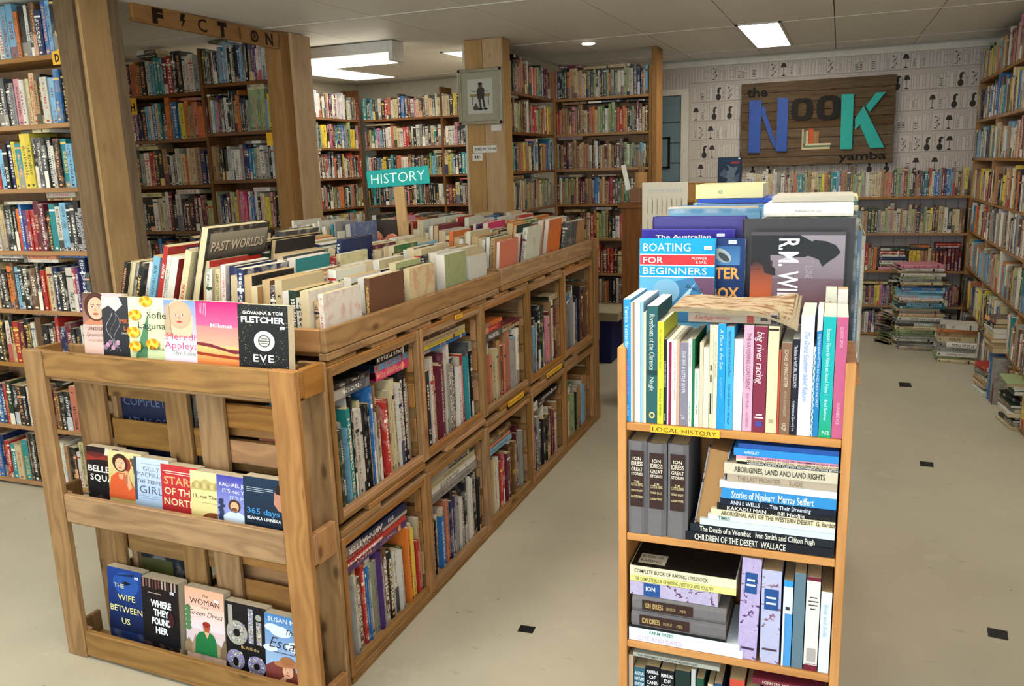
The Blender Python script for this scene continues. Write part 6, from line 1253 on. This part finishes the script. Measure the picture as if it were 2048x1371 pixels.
topflat(-.09, .06, 2.75, 1.47, .014, .25, 'd8c890', 'pale yellow book lying at the far end of the right back row')
for k, (x_, y_, h, c) in enumerate([(.049, 1.93, .30, '5a7494'), (.058, 1.97, .285, 'b8a890'), (.052, 2.13, .30, 'cfcabc'), (.060, 2.2, .26, '8a6a5c')]):
    # slim books slotted along the right-hand side
    t = .009; mt = Matrix.Translation((x_, y_, ZT-.0)) ; book(mt, t, h, .19, 'k', True, 'large_book', f"slim {['blue-grey', 'tan', 'off-white', 'brown'][k]} book slotted down the right side of the back rows", 'book', None, True, col=c)
# ------------------------------------------------------------------ counter zone behind
ct = empty('counter', (-.95, 6.2, 0), 'low red-brown counter top beyond the local history books', 'counter')
box('top', -1.30, -.45, 5.2, 5.75, 1.33, 1.36, 'shelf', ct, .003); box('front', -1.28, -.47, 5.22, 5.25, 0, 1.33, 'shelf', ct); box('side', -.50, -.47, 5.25, 5.74, 0, 1.33, 'shelf', ct); box('side', -1.28, -1.25, 5.25, 5.74, 0, 1.33, 'shelf', ct)
o = box('seed_pod_chart', -.988, -.745, 4.50, 4.512, 1.10, 1.502, 'whitecard', None, .001); tag(o, 'tall cream paper chart of seed pods with blue script, standing by the counter', 'poster')
A_ = Art(); A_.rect(.002, .002, .241, .400, 'c9c3b2', 'd0cbbb'); A_.txt('Jacaranda Seedpods', .03, .352, .018, '8aa0b4', w=.185, shear=.4, bold=-.02); A_.rect(.028, .345, .215, .3463, '9aa8b4')
for q in range(8):
    x_ = .03+q*.026
    for l_ in range(3): A_.poly([(x_, .325-l_*.11), (x_+.004, .30-l_*.11), (x_+.003, .235-l_*.11), (x_+.001, .228-l_*.11), (x_-.002, .24-l_*.11), (x_-.001, .30-l_*.11)], '8d8672' if q % 2 else 'a39c86')
A_.build('print', None, o, SOUTH(-.1215, -.0063, -.201))
sp = empty('chart_stand', (-.87, 4.53, 0), 'slim timber stand holding the seed pod chart', 'stand'); box('post', -.88, -.855, 4.513, 4.53, 0, 1.45, 'shelf2', sp); box('foot', -.96, -.78, 4.45, 4.60, 0, .02, 'shelf2', sp); box('lip', -.99, -.745, 4.495, 4.53, 1.075, 1.099, 'shelf2', sp)
cb = empty('cardboard_box', (-.80, 5.28, 1.36), 'brown cardboard box on the counter behind the seed pod chart', 'box'); box('body', -.92, -.70, 5.21, 5.40, 1.361, 1.475, 'cardboard', cb, .002); box('tape_strip', -.815, -.805, 5.208, 5.2095, 1.361, 1.475, 'yellow', cb); box('flap', -.92, -.812, 5.205, 5.30, 1.4755, 1.479, 'cardboard', cb); box('flap', -.808, -.70, 5.205, 5.30, 1.4755, 1.479, 'cardboard', cb)
db = box('dragon_book', -.685, -.545, 5.24, 5.265, 1.361, 1.625, 'black', None, .002); tag(db, 'dark blue fantasy book with a grey dragon on its cover, upright on the counter', 'book')
A_ = Art(); A_.rect(.001, .001, .139, .262, '4a2018', '1c2c44'); A_.rect(.001, .06, .139, .261, '1a2432', '22364e')
A_.poly([(.03, .08), (.06, .13), (.03, .17), (.07, .19), (.05, .22), (.09, .20), (.12, .21), (.10, .16), (.115, .12), (.08, .11), (.07, .08)], '5a6a78'); A_.poly([(.01, .16), (.04, .20), (.06, .16), (.04, .14)], '46566a'); A_.poly([(.09, .14), (.13, .17), (.12, .11)], '46566a'); A_.rect(.08, .225, .125, .235, 'a02c2c'); A_.rect(.12, .25, .132, .257, 'dfe4f4'); A_.rect(.001, .001, .139, .05, '6a2c18', '2c1c18')
A_.build('cover_print', None, db, SOUTH(-.07, -.0127, -.1315))
pc = empty('pencil_cup', (-1.17, 5.3, 1.36), 'tan cup of brushes and pens on the counter by the hardback case', 'cup'); cyl('cup', (-1.175, 5.32, 1.5), .04, .10, 'cardboard', pc, 20); box('base_block', -1.24, -1.10, 5.27, 5.40, 1.361, 1.449, 'shelf', pc)
for q in range(6):
    o = cyl('brush', (-1.195+q*.008, 5.32+(q % 2)*.02, 1.61), .0035, .15, 'silver' if q % 2 else 'shelf2', pc, 8); o.rotation_euler = (R(q*3-7), R(q*4-9), 0)
cd = box('greeting_card', -1.275, -1.245, 5.26, 5.262, 1.44, 1.60, 'whitecard', None); cd.rotation_euler = (0, R(-12), 0); tag(cd, 'narrow white printed card leaning beside the pencil cup', 'card')
# ---- blue tub with cushion
tb = empty('blue_storage_tub', (-1.79, 6.62, 0), 'dark blue fabric tub with a beige cushion lid at the hardback bookcase', 'tub')
def frustum(nm, x0, x1, y0, y1, z0, z1, k, mat, par):
    cx_, cy_ = (x0+x1)/2, (y0+y1)/2; vs = []
    for z_, s in ((z0, k), (z1, 1)):
        for a, b in ((x0,y0),(x1,y0),(x1,y1),(x0,y1)): vs.append((cx_+(a-cx_)*s-par.location.x, cy_+(b-cy_)*s-par.location.y, z_-par.location.z))
    return mk(nm, vs, BF, mat, par)
frustum('tub_body', -1.98, -1.66, 6.44, 6.84, .002, .36, .9, 'bin', tb); frustum('cushion', -2.02, -1.60, 6.41, 6.86, .361, .43, .97, 'cushion', tb); box('rim', -1.985, -1.655, 6.435, 6.845, .345, .3605, 'bin', tb, .003); box('handle', -1.86, -1.78, 6.435, 6.4395, .26, .275, 'whitecard', tb)
# ---- black tape patches on the floor
for x_, y_, w1, d1, rz, lb_ in ((-.956, 2.475, .055, .042, 4, 'nearest, in the aisle left of the local history shelf'), (.507, 4.636, .065, .075, -3, 'middle of the right-hand aisle'), (.578, 2.949, .060, .06, -6, 'front of the right-hand aisle'), (.515, 6.32, .08, .12, 0, 'far end of the right-hand aisle')):
    o = box('floor_tape', x_-w1/2, x_+w1/2, y_-d1/2, y_+d1/2, .0003, .0018, 'tape'); o.rotation_euler = (0, 0, R(rz)); tag(o, f'black square floor patch, {lb_}', 'floor patch')
cap_kinds(300, dict(paperback='pb', old_hardback='ob', hardback='hb', picture_book='hb'))
flush_stuff('ob', 'remaining small old hardbacks in the two hardback bookcases and the low case', 'old book', 'old_hardback')
flush_stuff('pb', 'dense rows of further novels on the far alcove shelves', 'paperback', 'paperback')
flush_stuff('hb', 'dense rows of further hardbacks on the back and right wall shelves', 'hardback', 'hardback')
